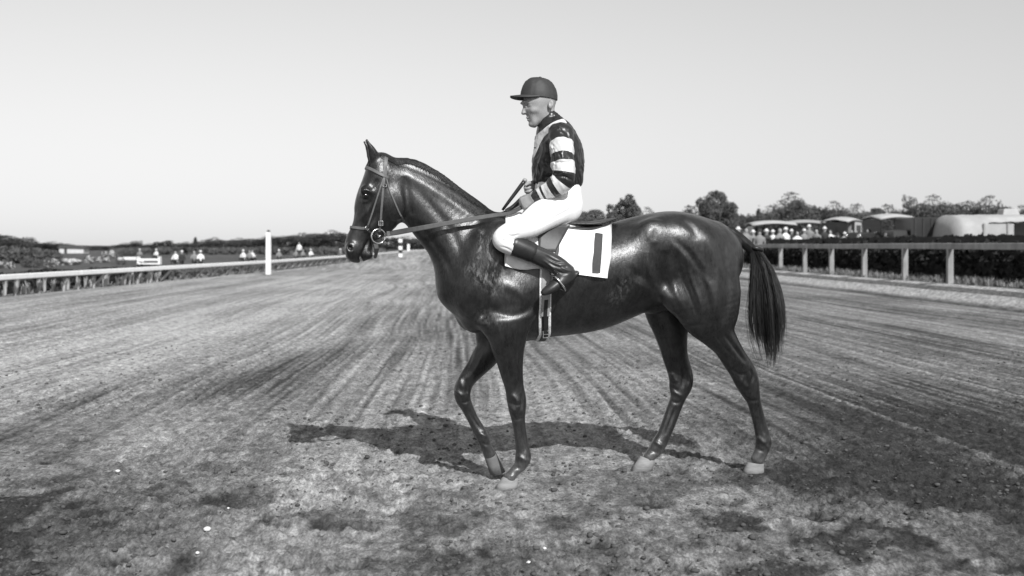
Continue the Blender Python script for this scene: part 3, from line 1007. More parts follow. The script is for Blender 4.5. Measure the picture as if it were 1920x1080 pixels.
# ---- rider: where the leg hangs outside the horse
def leg_y(px, py, th):
    p, n = hit(px, py)
    return min(p.y - th, -.12)
KN_y = leg_y(950, 450, .068)
CALF_y = leg_y(1000, 475, .072)
ANK_y = leg_y(1050, 505, .07)
print('leg y', KN_y, CALF_y, ANK_y)
B_J = U(1050, 420, 0)
OJ = np.array(tuple(B_J))
jock = thing('person', 'jockey in dark silks with white hooped sleeves and white breeches sitting on the horse', 'person', hw(B_J), PSI)

arm_px = [(1052, 251), (1054, 275), (1055, 300), (1057, 320), (1055, 335), (1046, 346), (1026, 358), (1011, 365), (1000, 371)]
arm_a = [.062, .070, .070, .068, .067, .064, .048, .035, .028]
arm_y = [-.155, -.20, -.225, -.24, -.24, -.225, -.195, -.175, -.165]
armN = [U(x, y, yy) for (x, y), yy in zip(arm_px, arm_y)]
armF = [Vector((p.x, -p.y, p.z)) for p in armN[:4]]
wr = U(1004, 347, .085)
armF += [armF[3].lerp(wr, .22) + Vector((0.03, .04, -.05)), armF[3].lerp(wr, .42) + Vector((0.02, .04, -.05)), armF[3].lerp(wr, .68) + Vector((0, .02, -.02)), armF[3].lerp(wr, .86), wr]

# breeches
thA = [(1035, 355), (1012, 366), (990, 382), (962, 402), (942, 416), (930, 432), (930, 448), (946, 440), (966, 441)]
thigh_c = [(1058, 382, -.09), (1040, 392, -.13), (1015, 406, -.19), (990, 423, KN_y + .02), (963, 433, KN_y), (944, 443, KN_y - .005), (941, 452, KN_y - .005), (953, 458, KN_y - .005), (972, 464, CALF_y + .005)]
thigh_a = [.085, .098, .09, .075, .062, .054, .052, .056, .055]
thigh_b = [.085, .085, .08, .07, .064, .058, .056, .056, .05]
PF = Field(tuple(U(915, 485, -.2) + Vector((0, -.24, -.03))), tuple(U(1100, 330, 0) + Vector((.05, .46, .05))), .0048)
Cp, ap = pairs([(1014, 338), (1004, 353), (1008, 374), (1025, 392)], [(1078, 338), (1088, 356), (1087.5, 378), (1080, 402)], 0.0)
PF.sweep(Cp, ap, [.135, .145, .15, .13], k=.03, cap=.8)
for sgn in (-1, 1):
    Pn = [U(x, y, yy) for x, y, yy in thigh_c]
    Pn = [Vector((p.x, p.y * -sgn, p.z)) for p in Pn]
    PF.sweep(Pn, thigh_a, thigh_b, k=.05)
    p = U(1064, 388, -.08); PF.ell((p.x, sgn * .08, p.z), (.085, .075, .09), k=.05)
v, q = PF.mesh(2)
bst = [([(990, 430), (1020, 418), (1050, 405)], -.25, -.003, .008), ([(940, 438), (956, 443), (970, 440)], -.3, -.005, .006), ([(934, 446), (948, 456), (962, 458)], -.3, -.005, .006),
       ([(1085, 358), (1068, 366), (1045, 368)], -.2, -.006, .008), ([(1084, 370), (1062, 380), (1035, 380)], -.2, -.005, .008), ([(1082, 385), (1060, 398), (1036, 408)], -.2, -.005, .01),
       ([(1000, 385), (1020, 380), (1040, 372)], -.25, -.004, .007), ([(935, 462), (948, 466), (958, 472)], -.3, -.004, .005)]
v = strokes(v, q, bst)
obj('breeches', v - OJ, q, breech_m, jock)

# boots
for sgn in (-1, 1):
    BF = Field(tuple(U(945, 565, -.3) + Vector((0, -.2, -.03))), tuple(U(1095, 430, -.3) + Vector((.02, .2, .03))), .0042)
    Cb, ab = pairs([(968, 441), (985, 449), (1002, 457), (1035, 472), (1058, 486), (1076, 502)], [(956, 477), (974, 483), (992, 490), (1017, 502), (1036, 512), (1046, 524)],
                   [CALF_y, CALF_y, CALF_y, CALF_y, ANK_y, ANK_y])
    BF.sweep(Cb, ab, [.056, .057, .056, .052, .046, .045], k=.01, cap=.35)
    fy = [ANK_y, ANK_y - .005, ANK_y - .012, ANK_y - .018, ANK_y - .02, ANK_y - .02]
    fp = [(1066, 510), (1060, 519), (1050, 528), (1038, 537), (1027, 544), (1019, 549)]
    BF.sweep([U(x, y, yy) for (x, y), yy in zip(fp, fy)], [.054, .046, .038, .032, .026, .018], [.036, .038, .042, .044, .04, .026], k=.02)
    # heel block and sole edge
    BF.sweep([U(1082, 511, ANK_y), U(1070, 524, ANK_y)], [.014, .012], [.03, .03], k=.008, n=1)
    v, q = BF.mesh(2)
    v = strokes(v, q, [([(1024, 480), (1040, 490), (1056, 492)], CALF_y - .05, -.006, .006), ([(1028, 492), (1044, 500), (1062, 500)], CALF_y - .05, -.006, .006),
                       ([(1018, 488), (1030, 496), (1040, 506)], CALF_y - .05, .005, .006), ([(1040, 506), (1052, 512), (1064, 512)], CALF_y - .05, -.006, .006),
                       ([(1046, 497), (1060, 506), (1072, 507)], CALF_y - .05, .005, .006), ([(1005, 466), (1030, 478), (1050, 488)], CALF_y - .05, .003, .01)], both=False)
    if sgn > 0: v[:, 1] *= -1; q = q[:, ::-1].copy()
    bo = obj('boot', v - OJ, q, boot_m, jock)
    BF = Field(tuple(U(945, 505, -.3) + Vector((0, -.2, -.03))), tuple(U(1020, 430, -.3) + Vector((.02, .2, .03))), .0042)
    BF.sweep(Cb[:3], np.array(ab[:3]) + .005, [.061, .062, .060], k=.01, cap=.12)
    v, q = BF.mesh(1)
    if sgn > 0: v[:, 1] *= -1; q = q[:, ::-1].copy()
    obj('boot_cuff', v - OJ, q, dark_leather_m, bo)

# jacket with sleeve hoops
silk_m = mat('racing_silk', 0.02, rough=0.34, spec=0.5, var=0.3, scale=20, bump=0.35, bscale=22, bdist=.006)
nt = silk_m.node_tree
bs = nt.nodes['Principled BSDF']
dark_src = bs.inputs['Base Color'].links[0].from_socket
at = nt.nodes.new('ShaderNodeAttribute'); at.attribute_name = 'hoop'
gt = nt.nodes.new('ShaderNodeMath'); gt.operation = 'GREATER_THAN'; gt.inputs[1].default_value = 0.0
mixn = nt.nodes.new('ShaderNodeMix'); mixn.data_type = 'FLOAT'
mixn.inputs[3].default_value = 0.62
nt.links.new(at.outputs['Fac'], gt.inputs[0]); nt.links.new(gt.outputs[0], mixn.inputs[0])
nt.links.new(dark_src, mixn.inputs[2]); nt.links.new(mixn.outputs[0], bs.inputs['Base Color'])

JF = Field(tuple(U(985, 385, -.2) + Vector((0, -.16, -.02))), tuple(U(1110, 200, 0) + Vector((.03, .36, .03))), .0045)
Ct, at_ = pairs([(1010, 343), (1001, 330), (999, 305), (1002, 278), (1007, 255), (1013, 241)], [(1086, 343), (1092.5, 328), (1094, 303), (1088.5, 280), (1075, 251), (1055, 234)], 0.0)
JF.sweep(Ct, at_ * .965, [.135, .158, .172, .178, .15, .08], k=.02, cap=.35)
for A, s_ in ((armN, -1), (armF, 1)):
    JF.sweep(A, arm_a, [x * .92 for x in arm_a], k=.02, cap=.3)
    JF.ell((A[0].x, A[0].y * .92, A[0].z), (.07, .062, .062), k=.04)
Cc, ac = pairs([(1009, 243), (1011, 238), (1016, 231)], [(1056, 231), (1050, 221), (1041, 209)], 0.0)
JF.sweep(Cc, ac, [.078, .07, .064], k=.012, cap=.1)
v, q = JF.mesh(2)
n = vnormals(v, q)
wr_ = fbm(v[:, 0] * 26 + v[:, 1] * 9, v[:, 2] * 13 + v[:, 1] * 7, 3, 5) - .5
fold = np.abs(fbm(v[:, 0] * 14 + v[:, 2] * 10, v[:, 1] * 14 + v[:, 2] * 5, 3, 9) - .5)
v = v + n * (wr_ * .014 - fold * .026 + .003)[:, None]
v = strokes(v, q, [([(1036, 262), (1046, 282), (1052, 300)], -.28, -.006, .006), ([(1060, 258), (1066, 275), (1072, 290)], -.28, -.006, .007), ([(1034, 300), (1050, 305), (1072, 303)], -.28, -.007, .006),
                   ([(1034, 328), (1052, 330), (1072, 338)], -.28, -.010, .006), ([(1038, 320), (1055, 324), (1070, 328)], -.28, .006, .006), ([(1012, 290), (1018, 312), (1022, 335)], -.18, -.008, .008),
                   ([(1022, 300), (1026, 320), (1020, 340)], -.18, .006, .008), ([(1006, 325), (1015, 338), (1030, 342)], -.18, -.006, .006), ([(1030, 265), (1033, 290), (1033, 320)], -.2, -.010, .008)], both=False)
me = mesh_data('jacket', v - OJ, q, silk_m)
hoop = np.full(len(v), -1.0)
def arcpos(v, A):
    A = np.array([tuple(p) for p in A]); best = np.full(len(v), 9.0); arc = np.zeros(len(v))
    cum = [0.0]
    for i in range(len(arm_px) - 1):
        cum.append(cum[-1] + math.hypot(arm_px[i + 1][0] - arm_px[i][0], arm_px[i + 1][1] - arm_px[i][1]))
    for i in range(len(A) - 1):
        d = A[i + 1] - A[i]
        t = np.clip(((v - A[i]) @ d) / (d @ d), 0, 1)
        dist = np.linalg.norm(v - A[i] - t[:, None] * d, axis=1)
        m = dist < best
        best = np.where(m, dist, best); arc = np.where(m, cum[i] + t * (cum[i + 1] - cum[i]), arc)
    return best, arc
for A in (armN, armF):
    dist, arc = arcpos(v, A)
    side = (v[:, 1] < -.105) if A is armN else (v[:, 1] > .09)
    side = side | ((dist < .055) & (arc > 95))
    for lo_, hi_ in ((18, 40), (54, 72), (89, 102), (114, 128), (132.5, 139.5)):
        val = (hi_ - lo_) / 2 - np.abs(arc - (hi_ + lo_) / 2)
        hoop = np.where((dist < np.interp(arc, [0, 83, 100, 150], [.082, .085, .085, .06])) & side, np.maximum(hoop, val), hoop)
sash = np.array([(1056, 228), (1040, 233), (1026, 242), (1016, 254), (1009, 272), (1003, 292), (1000, 310)], dtype=float)
S_ = [U(x, y, -.08) for x, y in sash]
dd, arc = polydist(v[:, 0], v[:, 2], catmull(np.array([(p.x, p.z) for p in S_]), 4))
val = (.0165 - .006 * arc - dd) * 315
dN, aN = arcpos(v, armN); dF, aF = arcpos(v, armF)
val = np.where((v[:, 1] > -.135) & (v[:, 1] < .135), val, -1)
hoop = np.maximum(hoop, val)
att = me.attributes.new('hoop', 'FLOAT', 'POINT'); att.data.foreach_set('value', hoop.astype(np.float32))
jacket = link('jacket', me, jock)
m = MB(); p = U(1057, 232, -.06)
m.box((p.x, p.y, p.z), (.018, .03, .02), 0, .9, .003); m.build('shoulder_tab', silk_m, jacket, False, OJ)
m = MB(); p = U(1003, 277, -.10); m.lathe([(.003, -.004), (.007, -.002), (.007, .002), (.003, .004)], tuple(p), 10)
m.build('button', dark_leather_m, jacket, True, OJ)

# body: head, neck, limbs and hands in one surface
KF = Field(tuple(U(935, 480, -.25) + Vector((0, -.20, -.05))), tuple(U(1100, 140, 0) + Vector((.02, .44, .02))), .0043)
def Jp(px, py, y=0.0): return U(px, py, y)
KF.ell(Jp(1013, 186), (.098, .074, .088), k=.02)
Cf, af = pairs([(979.5, 190), (982.5, 200), (986, 210), (989, 219), (991, 226), (994, 233), (999, 237)], [(1030, 196), (1030, 204), (1026, 212), (1020, 219), (1014, 225), (1009, 230), (1006, 235)], 0.0)
KF.sweep(Cf, af, [.068, .064, .058, .050, .042, .033, .02], k=.02)
KF.sweep([Jp(985, 199), Jp(982.5, 206), Jp(981.5, 212.5)], [.008, .011, .014], [.008, .012, .017], k=.010)      # nose
KF.ell(Jp(980.5, 192.5), (.012, .05, .009), k=.012)                                                                # brow
KF.ell(Jp(988.5, 221), (.008, .016, .005), k=.006); KF.ell(Jp(990.5, 225.5), (.008, .014, .005), k=.006)              # lips
KF.ell(Jp(996, 233.5), (.016, .02, .014), k=.012)                                                                   # chin
for sgn in (-1, 1):
    p = Jp(986.5, 199.5); KF.ell((p.x, sgn * .036, p.z), (.011, .016, .009), k=.01, op='sub')
    p = Jp(990, 200.5); KF.ell((p.x, sgn * .034, p.z), (.010, .012, .009), k=.006)
    p = Jp(999, 209); KF.ell((p.x, sgn * .047, p.z), (.022, .014, .015), k=.02)                                     # cheek bone
    p = Jp(1001, 222); KF.ell((p.x, sgn * .075, p.z), (.018, .024, .022), k=.03, op='sub')
    p = Jp(1026.5, 199); KF.ell((p.x, sgn * .078, p.z), (.017, .012, .028), k=.006, rot=-.2)                        # ear
    p = Jp(1025, 197); KF.ell((p.x, sgn * .094, p.z), (.010, .012, .018), k=.004, rot=-.2, op='sub')
KF.sweep([Jp(1021, 210), Jp(1029, 225), Jp(1036, 245), Jp(1045, 280), Jp(1046, 320), Jp(1050, 360), Jp(1055, 385)], [.055, .055, .06, .09, .09, .10, .07], [.054, .056, .07, .13, .12, .11, .10], k=.03)
def hand(W, f, dn, inw):
    """palm, four curled fingers and a thumb around the reins"""
    f = f.normalized(); dn = (dn - f * dn.dot(f)).normalized(); inw = (inw - f * inw.dot(f) - dn * inw.dot(dn)).normalized()
    KF.sweep([W - f * .03, W + f * .01, W + f * .045, W + f * .072], [.024, .026, .036, .037], [.019, .018, .017, .013], lat=tuple(inw), k=.012, n=3)
    for i in range(4):
        o = -.028 + .0188 * i
        sc_ = (1.0, 1.08, 1.0, .82)[i]
        k0 = W + f * (.072 - .004 * abs(i - 1)) + dn * o
        k1 = k0 + (f * .62 + inw * .75).normalized() * .034 * sc_
        k2 = k1 + (-f * .35 + inw * .95).normalized() * .024 * sc_
        k3 = k2 + (-f * .95 - inw * .05).normalized() * .018 * sc_
        KF.sweep([k0 - f * .012, k0, k1, k2, k3], [.0095, .0098, .0092, .0085, .0075], [.0095, .0098, .0092, .0085, .0075], k=.003, n=2, lat=tuple(dn))
    t0 = W + f * .02 - dn * .026 + inw * .012
    t1 = W + f * .05 - dn * .043 + inw * .022
    t2 = W + f * .082 - dn * .047 + inw * .03
    KF.sweep([t0, t1, t2], [.014, .0115, .0088], [.014, .0115, .0088], k=.006, n=3, lat=tuple(inw))
Wn = armN[-1]; fn_ = U(977, 384, -.13) - Wn
hand(Wn, fn_, Vector((-.35, 0, -1)), Vector((0, 1, 0)))
Wf = armF[-1]; ff_ = U(975, 366, .055) - Wf
hand(Wf, ff_, Vector((-.35, 0, -1)), Vector((0, -1, 0)))
for A in (armN, armF):
    KF.sweep([Vector((A[0].x, A[0].y * .6, A[0].z))] + A, [.04] + [min(x * .55, .036) for x in arm_a[:-1]] + [.024], [.04] + [min(x * .55, .036) for x in arm_a[:-1]] + [.02], k=.02)
for sgn in (-1, 1):
    Pn = [U(x, y, yy) for x, y, yy in thigh_c]
    Pn = [Vector((p.x, p.y * -sgn, p.z)) for p in Pn]
    KF.sweep(Pn, [x * .6 for x in thigh_a], [x * .6 for x in thigh_b], k=.03)
v, q = KF.mesh(2)
v = strokes(v, q, [([(986, 222.5), (989, 223.5), (992, 225.5)], -.045, -.005, .003), ([(983, 200), (988, 201.5), (994, 200.5)], -.05, -.004, .0035),
                   ([(984, 196.5), (990, 195.5), (997, 198)], -.06, .003, .004), ([(984.5, 213), (987.5, 213.5)], -.03, -.004, .003)])
obj('body', v - OJ, q, skin_m, jock)
# hair at temple and nape
m = MB()
for sgn in (-1, 1):
    pass
# eyebrow shadows are modelled; cap
cap = None
rim_c = U(1010.5, 184, 0); rim_ax = (U(1044.5, 188.5, 0) - U(977, 179, 0)); hl = rim_ax.length / 2 + .002; rim_ax.normalize()
upv = Vector((0, 1, 0)).cross(rim_ax); upv = -upv if upv.z < 0 else upv
V = []; Fs = []; NS = 72; NR = 16
for r in range(NR + 1):
    ph = r / NR * math.pi / 2
    cr = math.cos(ph) ** .72; h_ = math.sin(ph) * .122
    for k in range(NS):
        an = 2 * math.pi * k / NS
        seam = 1 - .022 * (abs(math.sin(3 * an)) < .14) * math.cos(ph) + .012 * math.sin(9 * an + 3 * math.sin(ph * 4)) * math.cos(ph) * math.sin(ph)
        crk = (.0035 * math.sin(7 * an + r * .8) + .003 * math.sin(13 * an - r * 1.7 + 2)) * math.cos(ph) * math.sin(ph) + (.004 if r == 2 else 0)
        p = rim_c + rim_ax * (hl * cr * math.cos(an) * seam - .006 * math.sin(ph)) + Vector((0, 1, 0)) * ((.084 * cr) * math.sin(an) * seam) + upv * (h_ + crk)
        V.append(tuple(p))
for r in range(NR):
    for k in range(NS):
        k2 = (k + 1) % NS
        Fs.append((r * NS + k, r * NS + k2, (r + 1) * NS + k2, (r + 1) * NS + k))
Fs.append(tuple(NR * NS + k for k in range(NS)))
cap = obj('cap', np.array(V) - OJ, Fs, cap_m, jock)
# peak of the cap
V = []; Fs = []; NA = 25
for k in range(NA):
    an = math.radians(180 - 82 + 164 * k / (NA - 1))
    ex = math.cos((an - math.pi) / math.radians(82) * math.pi / 2) ** .8
    base = rim_c + rim_ax * (hl * math.cos(an)) + Vector((0, 1, 0)) * (.084 * math.sin(an))
    for t, th in ((0, .004), (.5, .004), (1, .003)):
        out = Vector((0, 0, 0)) + rim_ax * (math.cos(an) * .062 * ex * t) + Vector((0, 1, 0)) * (math.sin(an) * .016 * ex * t)
        drop = -upv * (.012 * t * ex + .016 * t * t * abs(math.sin(an)) * ex)
        p = base + out + drop
        V.append(tuple(p + upv * th)); V.append(tuple(p - upv * th))
for k in range(NA - 1):
    a = k * 6; b_ = a + 6
    for (i, j) in ((0, 2), (2, 4), (4, 5), (5, 3), (3, 1), (1, 0)):
        Fs.append((a + i, a + j, b_ + j, b_ + i))
Fs.append((0, 1, 3, 5, 4, 2)); e_ = (NA - 1) * 6; Fs.append((e_, e_ + 2, e_ + 4, e_ + 5, e_ + 3, e_ + 1))
obj('peak', np.array(V) - OJ, Fs, cap_m, cap)
m = MB(); m.lathe([(.010, -.003), (.011, .002), (.008, .006), (.002, .008)], tuple(rim_c + upv * .121 - rim_ax * .006), 12)
m.build('cap_button', cap_m, cap, True, OJ)

# ---- stirrups: iron ring round the foot, leather up to the saddle
for sgn in (-1, 1):
    m = MB()
    cx = U(1048, 532, ANK_y - .01)
    loop = []
    dirf = (U(1019, 549, 0) - U(1066, 510, 0)).normalized()
    upf = Vector((0, 1, 0)).cross(dirf); upf = upf if upf.z > 0 else -upf
    for k in range(20):
        an = 2 * math.pi * k / 20
        sq = lambda c: math.copysign(abs(c) ** .75, c)
        loop.append(cx + Vector((0, 1, 0)) * (sq(math.cos(an)) * .058) + upf * (sq(math.sin(an)) * .056 + .004))
    loop.append(loop[0])
    loop = [Vector((p.x, p.y * -sgn, p.z)) for p in loop]
    m.tube(loop, .0055, 8)
    st = m.build('stirrup_iron', steel_m, saddle, True, OS)
    m = MB()
    a0 = cx + upf * .06; a1 = U(1045, 468, CALF_y + .055); a2 = U(1046, 440, -.2)
    for p_ in (a0, a1, a2): p_.y *= -sgn
    m.ribbon([a0, a0.lerp(a1, .5), a1, a2], [Vector((0, sgn, 0))] * 4, .022, .005)
    m.build('stirrup_leather', leather_m, saddle, False, OS)

# ---- bridle
B_B = U(715, 380, 0); OB = np.array(tuple(B_B))
bridle = thing('bridle', 'leather bridle with steel bit rings and reins on the horse\'s head', 'bridle', hw(B_B), PSI)
def drape(path, off=.003, n=5):
    Q = catmull(np.array(path, dtype=float), n)
    P = []; N = []
    for px, py in Q:
        p, nn = hit(px, py); P.append(p + nn * off); N.append(nn)
    for _ in range(2):
        N = [(N[max(i - 1, 0)] + N[i] + N[min(i + 1, len(N) - 1)]).normalized() for i in range(len(N))]
    return P, N
def strap(name, path, w, t, mid=False, off=.002, matl=bridle_m):
    P, N = drape(path, off)
    mP = [Vector((p.x, -p.y, p.z)) for p in P]; mN = [Vector((n.x, -n.y, n.z)) for n in N]
    if mid:                                                # runs over the middle line to the far side
        for k in (1, 2):
            if len(P) > 3 and abs(P[-k].y) < .0: pass
        PP = P + list(reversed(mP)); NN = N + list(reversed(mN))
        m = MB(); m.ribbon(PP, NN, w, t); m.build(name, matl, bridle, False, OB)
    else:
        m = MB(); m.ribbon(P, N, w, t); m.build(name, matl, bridle, False, OB)
        m = MB(); m.ribbon(mP, mN, w, t); m.build(name, matl, bridle, False, OB)
strap('headpiece', [(721, 332), (722, 318), (723, 305), (724, 296)], .022, .004, True, matl=bridle_m)
strap('cheekpiece', [(721, 328), (718.5, 352), (716.5, 378), (714.5, 402), (713, 420), (711, 434)], .013, .004, matl=bridle_m)
strap('throatlatch', [(724, 334), (729, 352), (738, 374), (748, 397), (757, 413)], .009, .004, matl=bridle_m)
strap('noseband_hanger', [(719, 334), (711, 358), (702, 386), (690, 422)], .009, .004, matl=bridle_m)
strap('noseband', [(689, 428), (678, 428), (666, 427), (655, 426)], .016, .006, True, matl=bridle_m)
strap('browband', [(727, 333), (714, 327), (699, 319), (687, 314)], .018, .007, True, matl=bridle_m)
strap('chin_strap', [(690, 432), (697, 438), (704, 446)], .012, .005, matl=dark_leather_m)
# buckles and rings
def ringpart(name, px, py, r, tr, matl, off=.012):
    for sgn in (-1, 1):
        p, n = hit(px, py)
        c = U(px, py, p.y - off)
        m = MB(); pts = []
        for k in range(25):
            an = 2 * math.pi * k / 24
            pts.append(Vector((c.x + r * math.cos(an), (c.y + .010 * math.cos(an)) * -sgn, c.z + r * math.sin(an))))
        m.tube(pts, tr, 8, False); m.build(name, matl, bridle, True, OB)
ringpart('bit_ring', 709.5, 443, .041, .0048, steel_m, .02)
ringpart('noseband_ring', 688.5, 427.5, .011, .003, steel_m, .008)
def squarebuckle(px, py, w, h):
    for sgn in (-1, 1):
        p, n = hit(px, py); c = U(px, py, p.y - .010); m = MB()
        for a, b_ in (((-w, h), (w, h)), ((w, h), (w, -h)), ((w, -h), (-w, -h)), ((-w, -h), (-w, h))):
            m.tube([(c.x + a[0], c.y * -sgn, c.z + a[1]), (c.x + b_[0], c.y * -sgn, c.z + b_[1])], .0028, 6)
        m.build('buckle', steel_m, bridle, False, OB)
squarebuckle(714, 419, .012, .012); squarebuckle(721.5, 348, .010, .007)
# mouthpiece and hanging strap below the bit
m = MB(); c = U(709.5, 443, 0)
m.tube([(c.x, -.085, c.z), (c.x - .01, 0, c.z), (c.x, .085, c.z)], .007, 8); m.build('mouthpiece', steel_m, bridle, True, OB)
m = MB(); pts = [U(704, 455, -.05), U(706, 466, -.055), U(705, 476, -.05), U(703, 484, -.045)]
m.ribbon(pts, [Vector((0, -1, 0))] * 4, [.03, .028, .02, .012], .006); m.build('hanging_strap', dark_leather_m, bridle, False, OB)
# reins
rp = [(722, 440.5, -.10), (745, 436, -.118), (785, 428.5, -.15), (830, 420.5, -.165), (880, 411.5, -.17), (925, 404, -.165), (955, 400, -.15), (975, 391, -.125), (981, 384, -.105)]
P = []
for x, y, yy in rp:
    p, n = hit(x, y)
    yv = yy
    if abs(p.y) > .03 and 790 < x < 960: yv = min(yy, p.y - .012)
    P.append(U(x, y, yv))
P = [Vector(p) for p in catmull(np.array([tuple(p) for p in P]), 4)]
wd = list(np.interp(np.linspace(0, 1, len(P)), [0, .12, .3, .7, 1], [.018, .028, .028, .023, .018]))
m = MB(); m.ribbon(P, [Vector((0, -1, .15))] * len(P), wd, .004); rn = m.build('rein', leather_m, bridle, False, OB)
m = MB()
kk = len(P) // 4
p1 = P[kk]; p2 = P[kk + 4]
m.ribbon([p + Vector((0, -.004, .002)) for p in P[1:3]], [Vector((0, -1, .15))] * 2, .03, .004); m.build('rein_keeper', bridle_m, rn, False, OB)
Pf = [Vector((p.x, -p.y, p.z)) for p in P[:-6]] + [U(985, 374, .04)]
m = MB(); m.ribbon(Pf, [Vector((0, 1, .15))] * len(Pf), wd[:len(Pf)], .004); m.build('rein', leather_m, bridle, False, OB)
# loose end of the reins hanging from the hands over the withers
Q = [U(981, 384, -.105), U(968, 392, -.07), U(955, 396, -.03), U(950, 394, .03), U(962, 386, .06), U(978, 370, .05)]
Q = [Vector(p) for p in catmull(np.array([tuple(p) for p in Q]), 5)]
m = MB(); m.ribbon(Q, [Vector((0, -.5, 1))] * len(Q), .02, .004); m.build('rein_bight', dark_leather_m, bridle, False, OB)

# ---- whip
wa = U(983.5, 339, .02); wb = U(942, 394, .05)
B_W = wb
whip = thing('riding_whip', 'short dark riding whip held upright in the rider\'s far hand', 'whip', hw(B_W), PSI)
m = MB(); m.tube([wa.lerp(wb, t) for t in (.02, .1, .4, .7, 1.0)], [.0125, .0125, .0115, .0105, .008], 10); m.build('shaft', dark_leather_m, whip, True, tuple(B_W))
m = MB(); dv = (wa - wb).normalized()
m.tube([wa - dv * .004, wa + dv * .004, wa + dv * .012, wa + dv * .016], [.0135, .0145, .012, .005], 12); m.build('end_knob', pale_leather_m, whip, True, tuple(B_W))
print('rider done', time.time() - T0)

# ================================================================== THE TRACK AND ITS SURROUNDINGS
TD = -0.055                                        # the straight runs off slightly to the left
def lat(X, Y): return X - TD * Y                   # distance across the track

def gheight(X, Y, fine=True):
    u = lat(X, Y)
    t = np.clip((u - 12.30) / 1.1, 0, 1); t = t * t * (3 - 2 * t)
    t2 = np.clip((u - 15.0) / 2.5, 0, 1); t2 = t2 * t2 * (3 - 2 * t2)
    h = .38 * t + .36 * t2
    # beaten edge of the dirt: a small ledge
    h = h - .04 * np.exp(-((u - 12.25) / .16) ** 2)
    return h

track_m = bpy.data.materials.new('track_dirt'); track_m.use_nodes = True
def build_dirt(m):
    nt = m.node_tree; b = nt.nodes['Principled BSDF']; N = nt.nodes.new; Lk = nt.links.new
    b.inputs['Roughness'].default_value = .95; b.inputs['Specular IOR Level'].default_value = .15
    at = N('ShaderNodeAttribute'); at.attribute_name = 'tone'
    tc = N('ShaderNodeTexCoord')
    mp = N('ShaderNodeMapping'); mp.inputs['Scale'].default_value = (1, .55, 1); Lk(tc.outputs['Object'], mp.inputs[0])
    n1 = N('ShaderNodeTexNoise'); n1.inputs['Scale'].default_value = 17; n1.inputs['Detail'].default_value = 8; n1.inputs['Roughness'].default_value = .78; Lk(mp.outputs[0], n1.inputs[0])
    n2 = N('ShaderNodeTexNoise'); n2.inputs['Scale'].default_value = 7; n2.inputs['Detail'].default_value = 6; n2.inputs['Roughness'].default_value = .7; Lk(mp.outputs[0], n2.inputs[0])
    r1 = N('ShaderNodeMapRange'); r1.inputs[1].default_value = .34; r1.inputs[2].default_value = .66; r1.inputs[3].default_value = .42; r1.inputs[4].default_value = 1.52; Lk(n1.outputs[0], r1.inputs[0])
    r2 = N('ShaderNodeMapRange'); r2.inputs[1].default_value = .3; r2.inputs[2].default_value = .7; r2.inputs[3].default_value = .58; r2.inputs[4].default_value = 1.42; Lk(n2.outputs[0], r2.inputs[0])
    m1 = N('ShaderNodeMath'); m1.operation = 'MULTIPLY'; Lk(at.outputs['Fac'], m1.inputs[0]); Lk(r1.outputs[0], m1.inputs[1])
    m2 = N('ShaderNodeMath'); m2.operation = 'MULTIPLY'; Lk(m1.outputs[0], m2.inputs[0]); Lk(r2.outputs[0], m2.inputs[1])
    n3 = N('ShaderNodeTexNoise'); n3.inputs['Scale'].default_value = 75; n3.inputs['Detail'].default_value = 4; n3.inputs['Roughness'].default_value = .7; Lk(mp.outputs[0], n3.inputs[0])
    r3 = N('ShaderNodeMapRange'); r3.inputs[1].default_value = .32; r3.inputs[2].default_value = .68; r3.inputs[3].default_value = .55; r3.inputs[4].default_value = 1.45; Lk(n3.outputs[0], r3.inputs[0])
    m3 = N('ShaderNodeMath'); m3.operation = 'MULTIPLY'; Lk(m2.outputs[0], m3.inputs[0]); Lk(r3.outputs[0], m3.inputs[1])
    Lk(m3.outputs[0], b.inputs['Base Color'])
    bp = N('ShaderNodeBump'); bp.inputs['Strength'].default_value = .75; bp.inputs['Distance'].default_value = .035
    Lk(n1.outputs[0], bp.inputs['Height']); Lk(bp.outputs[0], b.inputs['Normal'])
build_dirt(track_m)

ky = np.concatenate([[-60, -20, -5, 1.5, 3.2], np.exp(np.linspace(math.log(4.2), math.log(62), 640)), np.exp(np.linspace(math.log(64), math.log(5000), 46))])
kk = np.concatenate([-np.exp(np.linspace(math.log(60), math.log(.66), 22)), np.linspace(-.64, .64, 660), np.exp(np.linspace(math.log(.66), math.log(60), 22))])
YY, KK = np.meshgrid(ky, kk, indexing='ij')
WW = np.maximum(YY, 4.2)
XX = KK * WW
u_ = lat(XX, YY)
warp = (fbm(XX * .25, YY * .12, 2, 3) - .5) * 1.0
uw = u_ + warp * .5
near = np.clip((40 - YY) / 30, 0, 1) * (np.abs(KK) < .66)
Z = gheight(XX, YY)
on_track = np.clip((12.2 - u_) / .4, 0, 1) * np.clip((u_ + 13.2) / .8, 0, 1)
fur_mask = np.clip(fbm(uw * .45, YY * .05, 3, 21) * 3.4 - .85, 0, 1) * on_track * np.clip((YY + 1.2 * (fbm(XX * .9, YY * .9, 2, 131) - .5) - 6.8) / 3.5, 0, 1)
nearfade = .35 + .65 * np.clip((YY - 6) / 4, 0, 1)
wave = np.sin(2 * math.pi * (uw + .03 * (vnoise(uw * 5, YY * 1.2, 8) - .5)) / .115)
rough1 = fbm(XX * 5, YY * 3.4, 4, 31, .55) - .5
rough2 = fbm(XX * 19, YY * 13, 3, 47, .6) - .5
rough3 = fbm(XX * 46, YY * 30, 2, 87, .6) - .5
ridg = 1 - np.abs(fbm(XX * 11 + 3 + rough2 * 2, YY * 8.2 + rough1 * 3, 4, 77, .65) * 2 - 1)
fade = np.clip((30 - YY) / 24, 0, 1)
